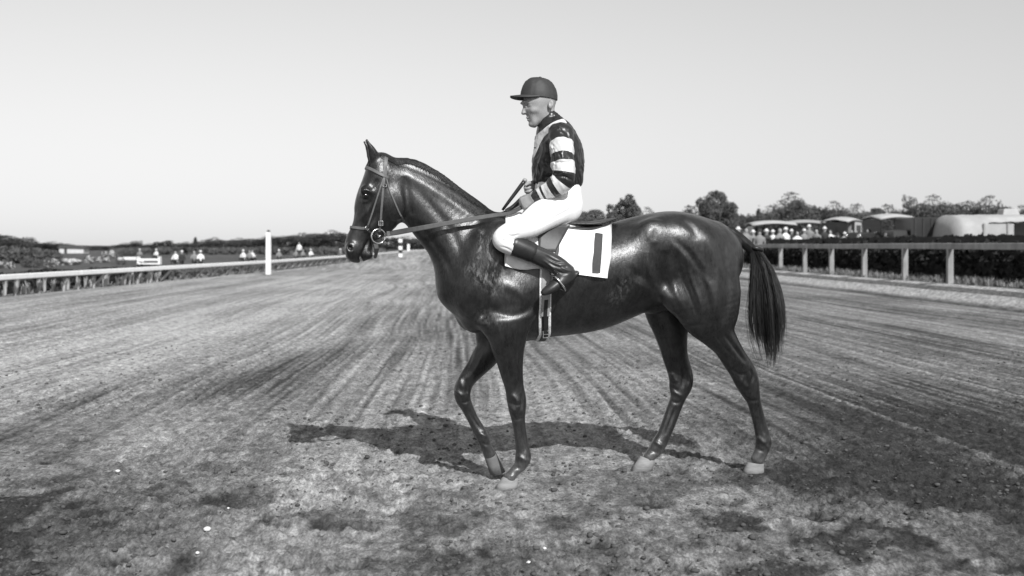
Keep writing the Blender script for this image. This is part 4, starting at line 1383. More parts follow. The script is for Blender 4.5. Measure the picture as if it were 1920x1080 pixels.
churn = np.clip(fbm(XX * .55, YY * .4, 2, 91) * 3 - 1.0, .15, 1)
Z = Z + on_track * ((.009 * wave + .004 * np.sin(2 * math.pi * uw / .43)) * fur_mask * np.clip((36 - YY) / 20, 0, 1) + fade * (.032 * rough1 * churn + .036 * rough2 * (.35 + churn) + .022 * rough3 * (.3 + churn) + .005 * (ridg - .6)) * near)
# hoof prints
hp = []
for i in range(170):
    yv = 4.6 + 12 * random.random() ** 1.6; xv = random.uniform(-.55, .55) * yv
    hp.append((xv, yv, random.uniform(.05, .085), random.uniform(.012, .03), random.uniform(0, 3)))
hp += [(1.57, 5.62, .12, .035, .2), (1.40, 5.30, .10, .03, 0), (-2.4, 5.9, .12, .03, .3)]
dent = np.zeros_like(Z)
for xv, yv, r, d, an in hp:
    i0, i1 = np.searchsorted(ky, [yv - .4, yv + .4])
    xs = XX[i0:i1] - xv; ys = YY[i0:i1] - yv
    xr = xs * math.cos(an) + ys * math.sin(an); yr = (-xs * math.sin(an) + ys * math.cos(an)) / 1.35
    q2 = (xr * xr + yr * yr) / (r * r)
    dent[i0:i1] += -d * np.exp(-q2 * 1.2) + d * .55 * np.exp(-((np.sqrt(q2) - 1.35) / .33) ** 2)
Z = Z + dent * near
# firm, level ground right under the feet
for px, py in ((948, 919), (1412, 889), (1203, 884), (936, 890)):
    Yg = CAM_H * F_PX / (py - HOR); Xg = (px - 960) / F_PX * Yg
    w = np.exp(-(((XX - Xg) ** 2 + ((YY - Yg)) ** 2) / .13 ** 2))
    rr_ = np.sqrt((XX - Xg) ** 2 + (YY - Yg) ** 2)
    Z = Z * (1 - w) + .014 * w + .016 * np.exp(-((rr_ - .115) / .03) ** 2) * (.4 + fbm(XX * 18, YY * 18, 2, 201))
# tone of the soil: harrowed, dry and damp bands
tone = .175 + .10 * (fbm(uw * 1.3, YY * .05, 3, 5) - .5) + nearfade * .085 * (fbm(uw * 5.5, YY * .16, 3, 6) - .5) + nearfade * .11 * (fbm(uw * 15, YY * .22, 2, 16) - .5) + nearfade * .11 * (fbm(uw * 38, YY * .3, 2, 17) - .5) + .03 * np.clip((-u_ - 1) / 3, 0, 1) - .022 * np.clip((u_ - 1.5) / 3, 0, 1)
tone = tone + .10 * (fbm(XX * .7, YY * .45, 4, 13) - .5) + .018 * wave * fur_mask
broken = np.clip((fbm(XX * 2.6, YY * 2.0, 4, 113, .6) - .50) * 7, 0, 1) * np.clip((8.5 - YY) / 3, 0, 1)
tone = tone * (1 - .5 * broken)
def blob(cx, cy, rx, ry, amt, rot=0.0):
    xs = XX - cx; ys = YY - cy
    xr = xs * math.cos(rot) + ys * math.sin(rot); yr = -xs * math.sin(rot) + ys * math.cos(rot)
    wob = 1 + 1.3 * (fbm(XX * 1.8, YY * 1.4, 3, 41) - .5)
    return amt * np.exp(-((xr / rx) ** 2 + (yr / ry) ** 2) * wob)
tone = tone + blob(.2, 6.3, 1.5, 1.1, .06) + blob(-.6, 8.2, 1.6, 1.5, .04) + blob(2.3, 6.6, 1.1, 1.0, -.085) + blob(-2.5, 5.5, 1.0, 1.1, -.07) + blob(-.25, 4.75, .55, .28, -.07) + blob(1.0, 5.2, .5, .25, -.03) + blob(3.6, 8.5, 1.8, 3.0, -.055) + blob(6.5, 15, 3.0, 6.0, -.03)
dk, _a = polydist(XX, YY, np.array([(-4.6, 6.4), (-3.6, 7.7), (-3.05, 10), (-2.05, 15.8)]))
tone = tone - .06 * np.exp(-(dk / .55) ** 2) * (.5 + fbm(uw * 3, YY * .3, 2, 55))
dk, _a = polydist(XX, YY, np.array([(-6.5, 9), (-6.2, 14), (-5.2, 22), (-4.2, 40)]))
tone = tone + .05 * np.exp(-(dk / 1.6) ** 2)
tone = np.where(ridg > .86, tone * .86, tone)
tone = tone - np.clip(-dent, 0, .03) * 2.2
tone = np.clip((tone - .17) * 1.85 + .205 + .03 * np.clip((YY - 6) / 6, 0, 1), .045, .44)
# pale sandy strip beside the outer rail, grass beyond both rails
sand = np.clip((u_ - 12.45) / .15, 0, 1)
tone = tone * (1 - sand) + sand * (.42 + .05 * (fbm(XX * 2, YY * 1, 3, 61) - .5))
edge_shade = np.exp(-((u_ - 12.28) / .16) ** 2); tone = tone * (1 - .62 * edge_shade)  # shadow line of the track edge, darkened into the soil tone
grass = np.clip((u_ - 13.3) / .3, 0, 1) + np.clip((-13.3 - u_) / .8, 0, 1)
grass = np.clip(grass, 0, 1)
tone = tone * (1 - grass) + grass * (.085 + .06 * (fbm(XX * .6, YY * .2, 4, 71) - .5))
V = np.stack([XX, YY, Z], -1).reshape(-1, 3)
nr, nc = XX.shape
I = np.arange(nr * nc).reshape(nr, nc)
Fq = np.stack([I[:-1, :-1], I[:-1, 1:], I[1:, 1:], I[1:, :-1]], -1).reshape(-1, 4)
gme = mesh_data('ground', V, Fq, track_m)
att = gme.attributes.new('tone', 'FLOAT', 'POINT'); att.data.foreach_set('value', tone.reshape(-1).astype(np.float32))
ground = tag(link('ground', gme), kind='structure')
print('ground', time.time() - T0)

def gz(x, y): return float(gheight(np.array(x, dtype=float), np.array(y, dtype=float)))
def at_px(px, Y): return (px - 960) / F_PX * Y
def z_px(py, Y): return CAM_H + (HOR - py) / F_PX * Y

# ---- clods and crumbs of dirt, a few white stones
clod_m = mat('dirt_clods', .085, rough=1.0, spec=.1, var=.5, scale=9)
ico = bmesh.new(); bmesh.ops.create_icosphere(ico, subdivisions=1, radius=1.0)
iv = np.array([tuple(v.co) for v in ico.verts]); ico.verts.index_update()
ifc = np.array([[v.index for v in f.verts] for f in ico.faces]); ico.free()
NC = 5500
cy_ = 4.5 + 11 * rng.random(NC) ** 1.7; cx_ = (rng.random(NC) - .5) * 1.16 * cy_
keep = fbm(cx_ * .8, cy_ * .8, 3, 99) > .42
cx_, cy_ = cx_[keep], cy_[keep]; NC = len(cx_)
# read the ground height under each clod
ri = np.clip(np.searchsorted(ky, cy_), 1, nr - 1); ci = np.clip(np.searchsorted(kk, cx_ / np.maximum(cy_, 4.2)), 1, nc - 1)
cz_ = Z[ri, ci]
sz = .005 + .013 * rng.random(NC) ** 3.0
P = iv[None] * (1 + .35 * (rng.random((NC, len(iv), 1)) - .5)) * sz[:, None, None] * np.array([1.2, 1.1, .75]) * (1 + .5 * (rng.random((NC, 1, 3)) - .5))
P = P + np.stack([cx_, cy_, cz_ + sz * .2], -1)[:, None, :]
Fc = (ifc[None] + (np.arange(NC) * len(iv))[:, None, None]).reshape(-1, 3)
tag(obj('dirt_clods', P.reshape(-1, 3), Fc, clod_m, smooth=False), 'loose crumbs and clods of soil scattered over the track', 'soil', kind='stuff')
stone_m = mat('white_stone', .62, rough=.8, var=.2, scale=40)
for k, (px, py, s_, lab) in enumerate([(388, 997, .02, 'bright white stone lying alone on the dirt at lower left'), (221, 890, .016, 'pale stone half sunk in the dirt at far left, above the others'),
                                     (991, 1058, .014, 'small white stone at the bottom edge below the front hoof'), (1021, 1026, .012, 'tiny white pebble below the front hoof, above its neighbour'),
                                     (428, 953, .009, 'tiny pale pebble just above the bright white stone'), (370, 1043, .010, 'tiny pale pebble below the bright white stone')]):
    Yg = CAM_H * F_PX / (py - HOR); Xg = (px - 960) / F_PX * Yg
    r_ = int(np.clip(np.searchsorted(ky, Yg), 1, nr - 1)); c_ = int(np.clip(np.searchsorted(kk, Xg / max(Yg, 4.2)), 1, nc - 1))
    sv = iv * (1 + .4 * (rng.random((len(iv), 1)) - .5)) * s_ * np.array([1.1, 1, .75])
    tag(obj('stone', sv, ifc, stone_m, smooth=False, loc=(Xg, Yg, float(Z[r_, c_]) + s_ * .45)), lab, 'stone', 'white stones on the track')

# ---- rails
white_paint_m = mat('white_paint', .8, rough=.6, spec=.3, var=.1, scale=5)
grey_wood_m = mat('weathered_white_wood', .30, rough=.8, spec=.2, var=.3, scale=6, stretch=(1, 1, .3), var2=.2, scale2=1.2)
def X_out(Y): return 13.5 + TD * Y
orail = thing('outer_rail', 'weathered white outside rail of heavy timber on square posts at right', 'fence', (X_out(29), 29, gz(X_out(29), 29)))
o0 = np.array((X_out(29), 29, gz(X_out(29), 29)))
ang = math.atan2(1, TD) - math.pi / 2
for k in range(0, 34):
    Yp = 29 + 3.0 * k + (random.uniform(-.12, .12) if k else 0)
    m = MB(); zg = gz(X_out(Yp), Yp)
    lean = random.uniform(-.015, .015)
    m.box((X_out(Yp), Yp, zg + .47), (.15, .13, 1.0), ang + random.uniform(-.03, .03), random.uniform(.92, 1.0), .012)
    m.build('post', grey_wood_m, orail, False, o0)
for k in range(-4, 17):
    Ya, Yb = 29 + 6.0 * k, 29 + 6.0 * (k + 1) - .012
    Ym = (Ya + Yb) / 2
    m = MB(); m.box((X_out(Ym) - .02 + random.uniform(-.012, .012), Ym, 1.395 + random.uniform(-.012, .012)), (.13, Yb - Ya, .165), ang + random.uniform(-.002, .002), 1.0, .015)
    m.build('rail_beam', grey_wood_m, orail, False, o0)
XI = [(14, -14.0), (29, -13.95), (39, -13.6), (56, -13.0), (87, -13.4), (130, -14.5), (217, -17.4), (330, -24)]
def X_in(Y): return float(np.interp(Y, [p[0] for p in XI], [p[1] for p in XI]))
irail = thing('inner_rail', 'white painted inside rail on slanting posts running into the distance at left', 'fence', (X_in(29), 29, 0))
i0_ = np.array((X_in(29), 29, 0))
Yp = 16.0; prev = None
ends = [16.0]
while Yp < 250:
    ends.append(Yp + 6.0); Yp += 6.0
for a, b_ in zip(ends[:-1], ends[1:]):
    xa, xb = X_in(a), X_in(b_ - .012)
    an = math.atan2(b_ - a, xb - xa) - math.pi / 2
    m = MB(); m.box(((xa + xb) / 2, (a + b_) / 2, .545), (.14, math.hypot(xb - xa, b_ - a - .012), .15), an, 1.0, .02)
    m.build('rail_beam', white_paint_m, irail, False, i0_)
Yp = 36.0
while Yp < 140:
    m = MB(); x = X_in(Yp)
    m.tube([(x - .42, Yp - .1, -.02), (x - .3, Yp - .07, .12), (x - .02, Yp, .47)], [.05, .05, .045], 8)
    m.build('post', grey_wood_m, irail, True, i0_)
    Yp += 2.1 if Yp < 80 else 4.2

# ---- white course poles
def pole(px, Y, ztop, w, label, stripes=0, dark_top=False):
    x = at_px(px, Y)
    t = thing('course_pole', label, 'pole', (x, Y, 0), 0, 'white poles along the inside of the track')
    if stripes:
        n = 5
        for k in range(n):
            m = MB(); m.box((0, 0, ztop * (k + .5) / n), (w, w, ztop / n - .003), 0, 1, .01); m.build('band', white_paint_m if k % 2 == 0 else dark_leather_m, t)
    else:
        m = MB(); m.box((0, 0, ztop / 2), (w, w, ztop), 0, .92, .015); m.build('shaft', white_paint_m, t)
    if dark_top:
        m = MB(); m.box((0, 0, ztop + .06), (w * .75, w * .75, .10), 0, .6, .01); m.build('finial', dark_leather_m, t)
pole(503.5, 51.6, 2.05, .22, 'tall plain white pole with a dark tip standing before the inside rail', 0, True)
pole(751, 129, 2.2, .42, 'distant banded white and black pole seen under the horse\'s chin', 5)
pole(766, 240, 1.7, .55, 'short distant white pole just right of the banded pole')

# ---- foliage
leaf_m = mat('dark_foliage', .085, rough=.85, spec=.15, var=.45, scale=.9)
leaf2_m = mat('mid_foliage', .10, rough=.85, spec=.15, var=.45, scale=.7)
bark_m = mat('bark', .08, rough=.95, var=.3, scale=4)
grass_m = mat('dry_grass', .22, rough=.95, spec=.1, var=.4, scale=5)
hedge_m = mat('hedge_foliage', .03, rough=.9, spec=.1, var=.4, scale=3)
def leaves(C, size, r=rng):
    """random leaf quads at the centres C"""
    n = len(C)
    a = r.normal(size=(n, 3)); a /= np.linalg.norm(a, axis=1)[:, None]
    b = np.cross(a, r.normal(size=(n, 3))); b /= np.linalg.norm(b, axis=1)[:, None]
    s_ = (size * (.6 + .8 * r.random(n)))[:, None] if np.ndim(size) else size * (.6 + .8 * r.random(n))[:, None]
    V = np.stack([C - a * s_ - b * s_ * .6, C + a * s_ - b * s_ * .6, C + a * s_ * .7 + b * s_ * .6, C - a * s_ * .7 + b * s_ * .6], 1).reshape(-1, 3)
    return V, np.arange(4 * n).reshape(n, 4)
def crown_pts(n, lobes, r=rng):
    pts = []
    wsum = sum(l[3] ** 2 for l in lobes)
    for cx, cy, cz, rr, fl in lobes:
        k = int(n * rr * rr / wsum)
        d = r.normal(size=(k, 3)); d /= np.linalg.norm(d, axis=1)[:, None]
        rad = rr * (.55 + .5 * r.random(k) ** .6)
        p = d * rad[:, None] * np.array([1, 1, fl]) + np.array([cx, cy, cz])
        f = fbm(p[:, 0] * 1.6 / rr + cx * 3, p[:, 2] * 1.6 / rr + p[:, 1], 2, int(abs(cx * 10)) % 50)
        pts.append(p[f > .46])
    return np.concatenate(pts)
def tree_protos():
    out = []
    specs = ['round', 'tall', 'loose', 'wide', 'poplar', 'open']
    for si, sp in enumerate(specs):
        r = np.random.default_rng(100 + si)
        L = []
        if sp == 'round':
            L = [(0, 0, .62, .34, .9)] + [(.24 * math.cos(a), .24 * math.sin(a), .52 + .12 * r.random(), .22, .9) for a in np.linspace(0, 5.5, 7)] + [(.05, 0, .84, .2, .8)]
        elif sp == 'tall':
            L = [(0.03 * k * (-1) ** k, 0, .35 + .09 * k, .22 - .012 * k, 1.0) for k in range(7)] + [(.14, .05, .5, .15, .9), (-.15, 0, .6, .14, .9)]
        elif sp == 'loose':
            L = [(r.uniform(-.3, .3), r.uniform(-.25, .25), r.uniform(.4, .88), r.uniform(.10, .19), .85) for k in range(13)]
        elif sp == 'wide':
            L = [(.13 * (k - 4), r.uniform(-.2, .2), .5 + .22 * math.sin(k * .39) + r.uniform(-.05, .05), r.uniform(.18, .26), .9) for k in range(9)]
        elif sp == 'poplar':
            L = [(r.uniform(-.02, .02), 0, .2 + .085 * k, .13 * (1 - .07 * k), 1.3) for k in range(9)]
        else:
            L = [(-.2, 0, .55, .15, .9), (-.24, .05, .70, .12, .9), (.1, 0, .86, .15, .8), (.02, .1, .72, .14, .9), (.2, -.05, .66, .16, .9), (.1, 0, .48, .2, .8), (.24, .1, .8, .1, .9), (-.05, 0, .38, .16, .7)]
        if sp not in ('open', 'loose', 'poplar'): L = L + [(.3 * math.cos(a), .3 * math.sin(a), .22, .2, .9) for a in np.linspace(0, 5.3, 6)] + [(0, 0, .3, .25, 1.0)]
        C = crown_pts(15000, L, r)
        V, Fq = leaves(C, .0125, r)
        cm = mesh_data('crown', V, Fq, [leaf2_m, leaf_m, leaf2_m, leaf_m, leaf_m, leaf2_m][si], False)
        m = MB(); m.tube([(0, 0, -.02), (.01, 0, .15), (0, .01, .4), (.02, 0, .75)], [.035, .028, .02, .006], 8)
        for k in range(6):
            a = k * 1.05; z0 = .25 + .07 * k
            m.tube([(0, 0, z0), (.12 * math.cos(a), .12 * math.sin(a), z0 + .1), (.25 * math.cos(a), .25 * math.sin(a), z0 + .2)], [.012, .008, .003], 6)
        tm = m.data('trunk', bark_m, True)
        out.append((cm, tm))
    return out
PROT = tree_protos()
PROT_FAR = []
far_leaf_m = mat('distant_foliage', .085, rough=.9, spec=.1, var=.35, scale=.4)
for cm_, tm_ in PROT:
    c2 = cm_.copy(); c2.materials[0] = far_leaf_m; PROT_FAR.append((c2, tm_))
ORD = ['first', 'second', 'third', 'fourth', 'fifth', 'sixth', 'seventh', 'eighth', 'ninth', 'tenth', 'eleventh', 'twelfth', 'thirteenth', 'fourteenth', 'fifteenth', 'sixteenth', 'seventeenth', 'eighteenth', 'nineteenth', 'twentieth',
       'twenty-first', 'twenty-second', 'twenty-third', 'twenty-fourth', 'twenty-fifth', 'twenty-sixth', 'twenty-seventh', 'twenty-eighth', 'twenty-ninth', 'thirtieth', 'thirty-first', 'thirty-second', 'thirty-third', 'thirty-fourth', 'thirty-fifth', 'thirty-sixth', 'thirty-seventh', 'thirty-eighth', 'thirty-ninth', 'fortieth']
def tree(px, topy, Y, wpx, kind, label, group, matl=None):
    x = at_px(px, Y); zt = z_px(topy, Y); z0 = gz(x, Y) - .1
    t = thing('tree', label, 'tree', (x, Y, z0), random.uniform(0, 6.28), group)
    h = (zt - z0) / .97; w = wpx * Y / F_PX / .95
    cm, tm = (PROT_FAR if Y > 220 else PROT)[kind]
    for nm, me in (('crown', cm), ('trunk', tm)):
        o = link(nm, me, t)
        o.scale = (w, w, h)
    return t
R_TREES = [(1088, 402, 150, 70, 3), (1110, 396, 140, 66, 0), (1145, 404, 150, 60, 3), (1168, 365, 110, 66, 5), (1185, 392, 130, 60, 0), (1216, 391, 150, 44, 0), (1250, 400, 150, 70, 3), (1298, 388, 140, 70, 0), (1335, 361, 120, 74, 2), (1352, 385, 125, 70, 0),
           (1392, 396, 150, 64, 3), (1422, 384, 150, 40, 4), (1445, 388, 150, 60, 0), (1484, 364, 135, 76, 0), (1508, 378, 140, 60, 2), (1540, 382, 150, 66, 3), (1566, 380, 150, 60, 0), (1602, 385, 145, 62, 0), (1640, 392, 150, 60, 3),
           (1668, 386, 150, 66, 0), (1706, 368, 140, 40, 1), (1722, 384, 150, 60, 0), (1748, 369, 140, 64, 0), (1785, 371, 140, 66, 3), (1815, 380, 150, 60, 0), (1852, 370, 140, 74, 0), (1886, 384, 150, 66, 3), (1920, 388, 150, 70, 0), (1960, 380, 150, 80, 0)]
for i, (px, ty, Y, w, k) in enumerate(R_TREES):
    tree(px, ty, Y, w * 1.4, k, ORD[i] + ' tree from the left in the leafy row beyond the right-hand rail', 'trees beyond the outside rail')
L_TREES = [(-20, 440, 230, 80, 3), (8, 446, 230, 70, 0), (38, 455, 230, 56, 0), (66, 457, 230, 60, 3), (96, 457, 230, 56, 0), (124, 461, 260, 44, 0), (152, 463, 300, 50, 3), (184, 464, 320, 40, 0), (212, 466, 320, 50, 3), (238, 459, 300, 40, 0), (256, 455, 300, 30, 1), (284, 460, 300, 40, 0),
           (306, 455, 300, 34, 2), (326, 461, 320, 40, 0), (348, 457, 320, 36, 0), (366, 446, 300, 24, 4), (382, 454, 310, 40, 0), (401, 449, 300, 34, 0), (424, 455, 320, 44, 0), (448, 450, 330, 44, 0), (476, 449, 330, 54, 3), (505, 446, 330, 50, 0), (535, 443, 330, 56, 3), (565, 441, 330, 50, 0),
           (595, 438, 330, 56, 3), (625, 436, 330, 52, 0), (655, 437, 330, 56, 3), (690, 442, 340, 60, 0), (725, 446, 340, 60, 3), (760, 447, 350, 56, 0), (792, 450, 350, 56, 3), (825, 452, 350, 56, 0)]
for i, (px, ty, Y, w, k) in enumerate(L_TREES):
    tree(px, ty - 3.5, Y, w * 1.5, k, ORD[i] + ' tree from the left in the far low row across the infield', 'far trees across the infield')

FILL = [(1075 + 42 * i + random.uniform(-10, 10), random.uniform(391, 401), random.uniform(158, 175), random.uniform(62, 90), random.choice((2, 3, 5, 3))) for i in range(21)]
for i, (px, ty, Y, w, k) in enumerate(FILL):
    tree(px, ty, Y, w * 1.3, k, ORD[i] + ' low tree from the left in the rear belt behind the right-hand trees', 'rear belt of trees beyond the outside rail')

# outside hedge: dark clipped mass behind the outer rail
def hedge(name, pts, half, h0, hfun, n, size, matl, label, jag=.12):
    """hedge with a solid inner body and leaf quads over its surface"""
    p0 = pts[0]
    t = thing(name, label, 'hedge', (p0[0], p0[1], gz(*p0)))
    off = np.array((p0[0], p0[1], gz(*p0)))
    m = MB(); v = []; f = []
    for (x, y) in pts:
        zg = gz(x, y); hh = hfun(y)
        for dx, dz in ((-half * .8, -.05), (-half * .85, hh * .6), (-half * .5, hh * .93), (half * .5, hh * .93), (half * .85, hh * .6), (half * .8, -.05)):
            v.append((x + dx, y, zg + h0 + dz))
    for i in range(len(pts) - 1):
        for k in range(5):
            f.append((i * 6 + k, i * 6 + k + 1, i * 6 + 7 + k, i * 6 + 6 + k))
    f.append((0, 1, 2, 3, 4, 5)); e = (len(pts) - 1) * 6; f.append((e + 5, e + 4, e + 3, e + 2, e + 1, e))
    m.add(v, f); m.build('inner_growth', matl, t, False, off)
    seg = rng.random(n) * (len(pts) - 1); k = seg.astype(int); fr = seg - k
    PX = np.array(pts); cx = PX[k, 0] * (1 - fr) + PX[k + 1, 0] * fr; cy = PX[k, 1] * (1 - fr) + PX[k + 1, 1] * fr
    hh = np.array([hfun(y) for y in cy]); zg = gheight(cx, cy)
    an = rng.random(n) * math.pi
    dx = half * np.cos(an) * (.85 + .3 * rng.random(n)); dz = hh * np.sin(an) ** .55 * (.85 + jag * 2 * (fbm(cx * 2 + dx, cy * 2, 3, 5) - .35))
    V, Fq = leaves(np.stack([cx + dx, cy, zg + h0 + dz], -1), size)
    o = obj('foliage', V - off, Fq, matl, t, False); tag(o, kind='stuff')
    return t
hp_ = [(15.0 + TD * y, y) for y in np.linspace(17, 95, 27)]
hedge('hedge', hp_, .75, 0.0, lambda y: 1.40, 30000, .075, hedge_m, 'long dark clipped hedge just behind the outside rail at right')
hp_ = [(X_in(y) - 1.15, y) for y in np.linspace(16, 44, 20)]
hedge('hedge', hp_, .5, 0.0, lambda y: .62, 7000, .05, hedge_m, 'low dark bushy hedge behind the inside rail at far left', .2)
hp_ = [(X_in(y) - 1.3, y) for y in np.linspace(45, 120, 24)]
hedge('hedge', hp_, .5, 0.0, lambda y: .42, 6000, .06, leaf_m, 'thin dark strip of low growth behind the inside rail, left of the white pole', .25)

hp_ = [(at_px(px, 165), 165 + 6 * math.sin(px * .03)) for px in np.linspace(215, 700, 28)]
hedge('hedge', hp_, 1.6, 0.0, lambda y: 1.05, 5000, .16, leaf_m, 'long distant dark hedge crossing the infield below the far trees', .3)

# weeds and grass: uncountable
def grass_tufts(spots, hmin, hmax, nb, name, label, matl, w=.012, spread=.10):
    V = []; Fs = []
    for x, y in spots:
        zg = gz(x, y); hh = random.uniform(hmin, hmax)
        for k in range(nb):
            a = random.uniform(0, 6.28); r0 = random.uniform(0, spread * .4); ln = hh * random.uniform(.6, 1.1)
            bx, by = x + r0 * math.cos(a), y + r0 * math.sin(a)
            tx, ty = bx + spread * random.uniform(.2, 1) * math.cos(a), by + spread * random.uniform(.2, 1) * math.sin(a)
            ww = w * random.uniform(.6, 1.4); ca, sa = math.cos(a + 1.57) * ww, math.sin(a + 1.57) * ww
            i = len(V)
            V += [(bx - ca, by - sa, zg - .02), (bx + ca, by + sa, zg - .02), ((bx * .6 + tx * .4) + ca * .7, (by * .6 + ty * .4) + sa * .7, zg + ln * .65), ((bx * .6 + tx * .4) - ca * .7, (by * .6 + ty * .4) - sa * .7, zg + ln * .65), (tx, ty, zg + ln)]
            Fs += [(i, i + 1, i + 2, i + 3), (i + 3, i + 2, i + 4)]
    return tag(obj(name, np.array(V), Fs, matl, smooth=False), label, 'grass', kind='stuff')
pale_weed_m = mat('pale_weeds', .40, rough=.9, spec=.1, var=.3, scale=4)
sp = []
for k in range(64):
    y = 25 + 17 * k / 64 + random.uniform(-.15, .15); sp.append((X_in(y) - .35 + random.uniform(-.12, .25), y))
grass_tufts(sp, .28, .48, 26, 'weeds', 'pale upright weeds growing under the inside rail at left', pale_weed_m, .016, .10)
sp = [(X_in(y) - random.uniform(.2, 1.2), y) for y in np.random.default_rng(3).uniform(18, 110, 700)]
grass_tufts(sp, .06, .2, 12, 'grass', 'rough dry grass along the foot of the inside rail', grass_m, .012, .15)
sp = [(13.9 + TD * y + random.uniform(-.5, .35), y) for y in np.random.default_rng(4).uniform(19, 90, 1500)]
grass_tufts(sp, .08, .26, 12, 'grass', 'rough dry grass and weeds along the foot of the outside rail', grass_m, .012, .14)

# pale flowering shrubs of the infield
bloom_m = mat('pale_blossom', .62, rough=.9, var=.3, scale=3)
def shrub(px, basey, wpx, hpx, label, pale):
    Y = CAM_H * F_PX / (basey - HOR); x = at_px(px, Y); w = wpx * Y / F_PX / 2; h = hpx * Y / F_PX
    t = thing('shrub', label, 'shrub', (x, Y, 0), 0, 'low shrubs in the infield')
    r = rng; d = r.normal(size=(1500, 3)); d /= np.linalg.norm(d, axis=1)[:, None]
    C = d * np.array([w, w * .8, h * .55]) * (.6 + .5 * r.random((1500, 1))) + np.array([0, 0, h * .5])
    C[:, 2] = np.maximum(C[:, 2], .02)
    f = fbm(C[:, 0] * 3 / w + px, C[:, 2] * 3 / h, 2, 7) < (.43 if pale else 0)
    V, Fq = leaves(C[~f], max(w, h) * .05); obj('leaves', V, Fq, leaf2_m, t, False)
    if f.any():
        V, Fq = leaves(C[f], max(w, h) * .05); obj('blossom', V, Fq, bloom_m, t, False)
    m = MB(); m.tube([(0, 0, -.02), (.02, 0, h * .3), (0, 0, h * .6)], [w * .06, w * .05, w * .02], 6); m.build('stem', bark_m, t)
SH = [(8, 503, 26, 14, 1, 'low shrub with pale blossom at the left edge above the rail'), (22, 505, 12, 14, 1, 'small round pale shrub beside the one at the left edge'), (60, 502, 40, 16, 0, 'broad dark shrub left of the pale heap of blossom'), (92, 501, 34, 16, 1, 'spreading shrub with pale blossom left of the pale shed'),
      (130, 497, 44, 11, 1, 'long low shrub with pale blossom below the pale shed'), (168, 494, 20, 14, 1, 'small pale shrub right of the pale shed'), (192, 492, 26, 10, 1, 'low pale shrub left of the white cart'), (60, 494, 80, 27, 0, 'tall dark shrub in front of the left trees'), (16, 494, 80, 30, 0, 'tall dark shrub at the left edge'), (94, 492, 40, 22, 0, 'dark shrub between the trees and the shed'),
      (205, 484, 26, 14, 1, 'pale feathery shrub behind the white cart'), (240, 480, 34, 12, 0, 'dark shrub behind the white cart')]
for px, by, w, h, pale, lab in SH: shrub(px, by, w, h, lab, pale)

# ---- small buildings and gear in the infield
roof_m = mat('dark_roof', .06, rough=.9, var=.2, scale=2)
pane_m = mat('dark_glass', .02, rough=.15, spec=.6, var=.2)
pale_wall_m = mat('pale_wall', .55, rough=.85, var=.12, scale=1.2)
Y = 190.0
sh = thing('shed', 'long low pale shed with a dark roof among the trees at far left', 'building', (at_px(139, Y), Y, 0))
m = MB(); m.box((0, 0, .45), (4.3, 2.5, 1.1)); m.build('wall', pale_wall_m, sh)
m = MB(); m.add([(-2.5, -1.5, 1.0), (2.5, -1.5, .9), (2.5, 1.5, .9), (-2.5, 1.5, 1.0), (-2.3, 0, 1.5), (2.3, 0, 1.4)], [(0, 1, 5, 4), (2, 3, 4, 5), (0, 4, 3), (1, 2, 5), (0, 3, 2, 1)]); m.build('roof', roof_m, sh)
m = MB(); m.box((-1.0, -1.262, .4), (.5, .02, .95)); m.build('door', roof_m, sh)
# white bench-like stand rail and a two-wheeled cart
Y = 79.0; x = at_px(280, Y)
bn = thing('low_barrier', 'low white timber barrier with end boards in the infield', 'barrier', (x, Y, 0))
for dx in (-.78, .78):
    m = MB(); m.box((dx, 0, .28), (.12, .5, .62), 0, .9, .01); m.build('end_board', white_paint_m, bn)
for z, hgt in ((.36, .16), (.06, .1)):
    m = MB(); m.box((0, -.05, z), (1.44, .05, hgt), 0, 1, .008); m.build('board', white_paint_m, bn)
Y = 78.0; x = at_px(236, Y)
ca_ = thing('cart', 'white two-wheeled cart standing left of the low barrier', 'cart', (x, Y, 0), .2)
m = MB(); m.box((.1, 0, .45), (1.2, .6, .22), 0, 1.12, .02); m.build('bed', white_paint_m, ca_)
for sy in (-.36, .36):
    m = MB(); m.tube([(-.35 + .3 * math.cos(a), sy, .3 + .3 * math.sin(a)) for a in np.linspace(0, 6.283, 17)], .025, 6, False); w_ = m.build('wheel', roof_m, ca_)
    m = MB()
    for a in np.linspace(0, 3.14, 5)[:-1]: m.tube([(-.35 - .28 * math.cos(a), sy, .3 - .28 * math.sin(a)), (-.35 + .28 * math.cos(a), sy, .3 + .28 * math.sin(a))], .012, 5)
    m.build('spokes', roof_m, w_)
for sy in (-.22, .22):
    m = MB(); m.tube([(.6, sy, .42), (1.0, sy, .3), (1.25, sy, .2)], .025, 6); m.build('shaft', white_paint_m, ca_)

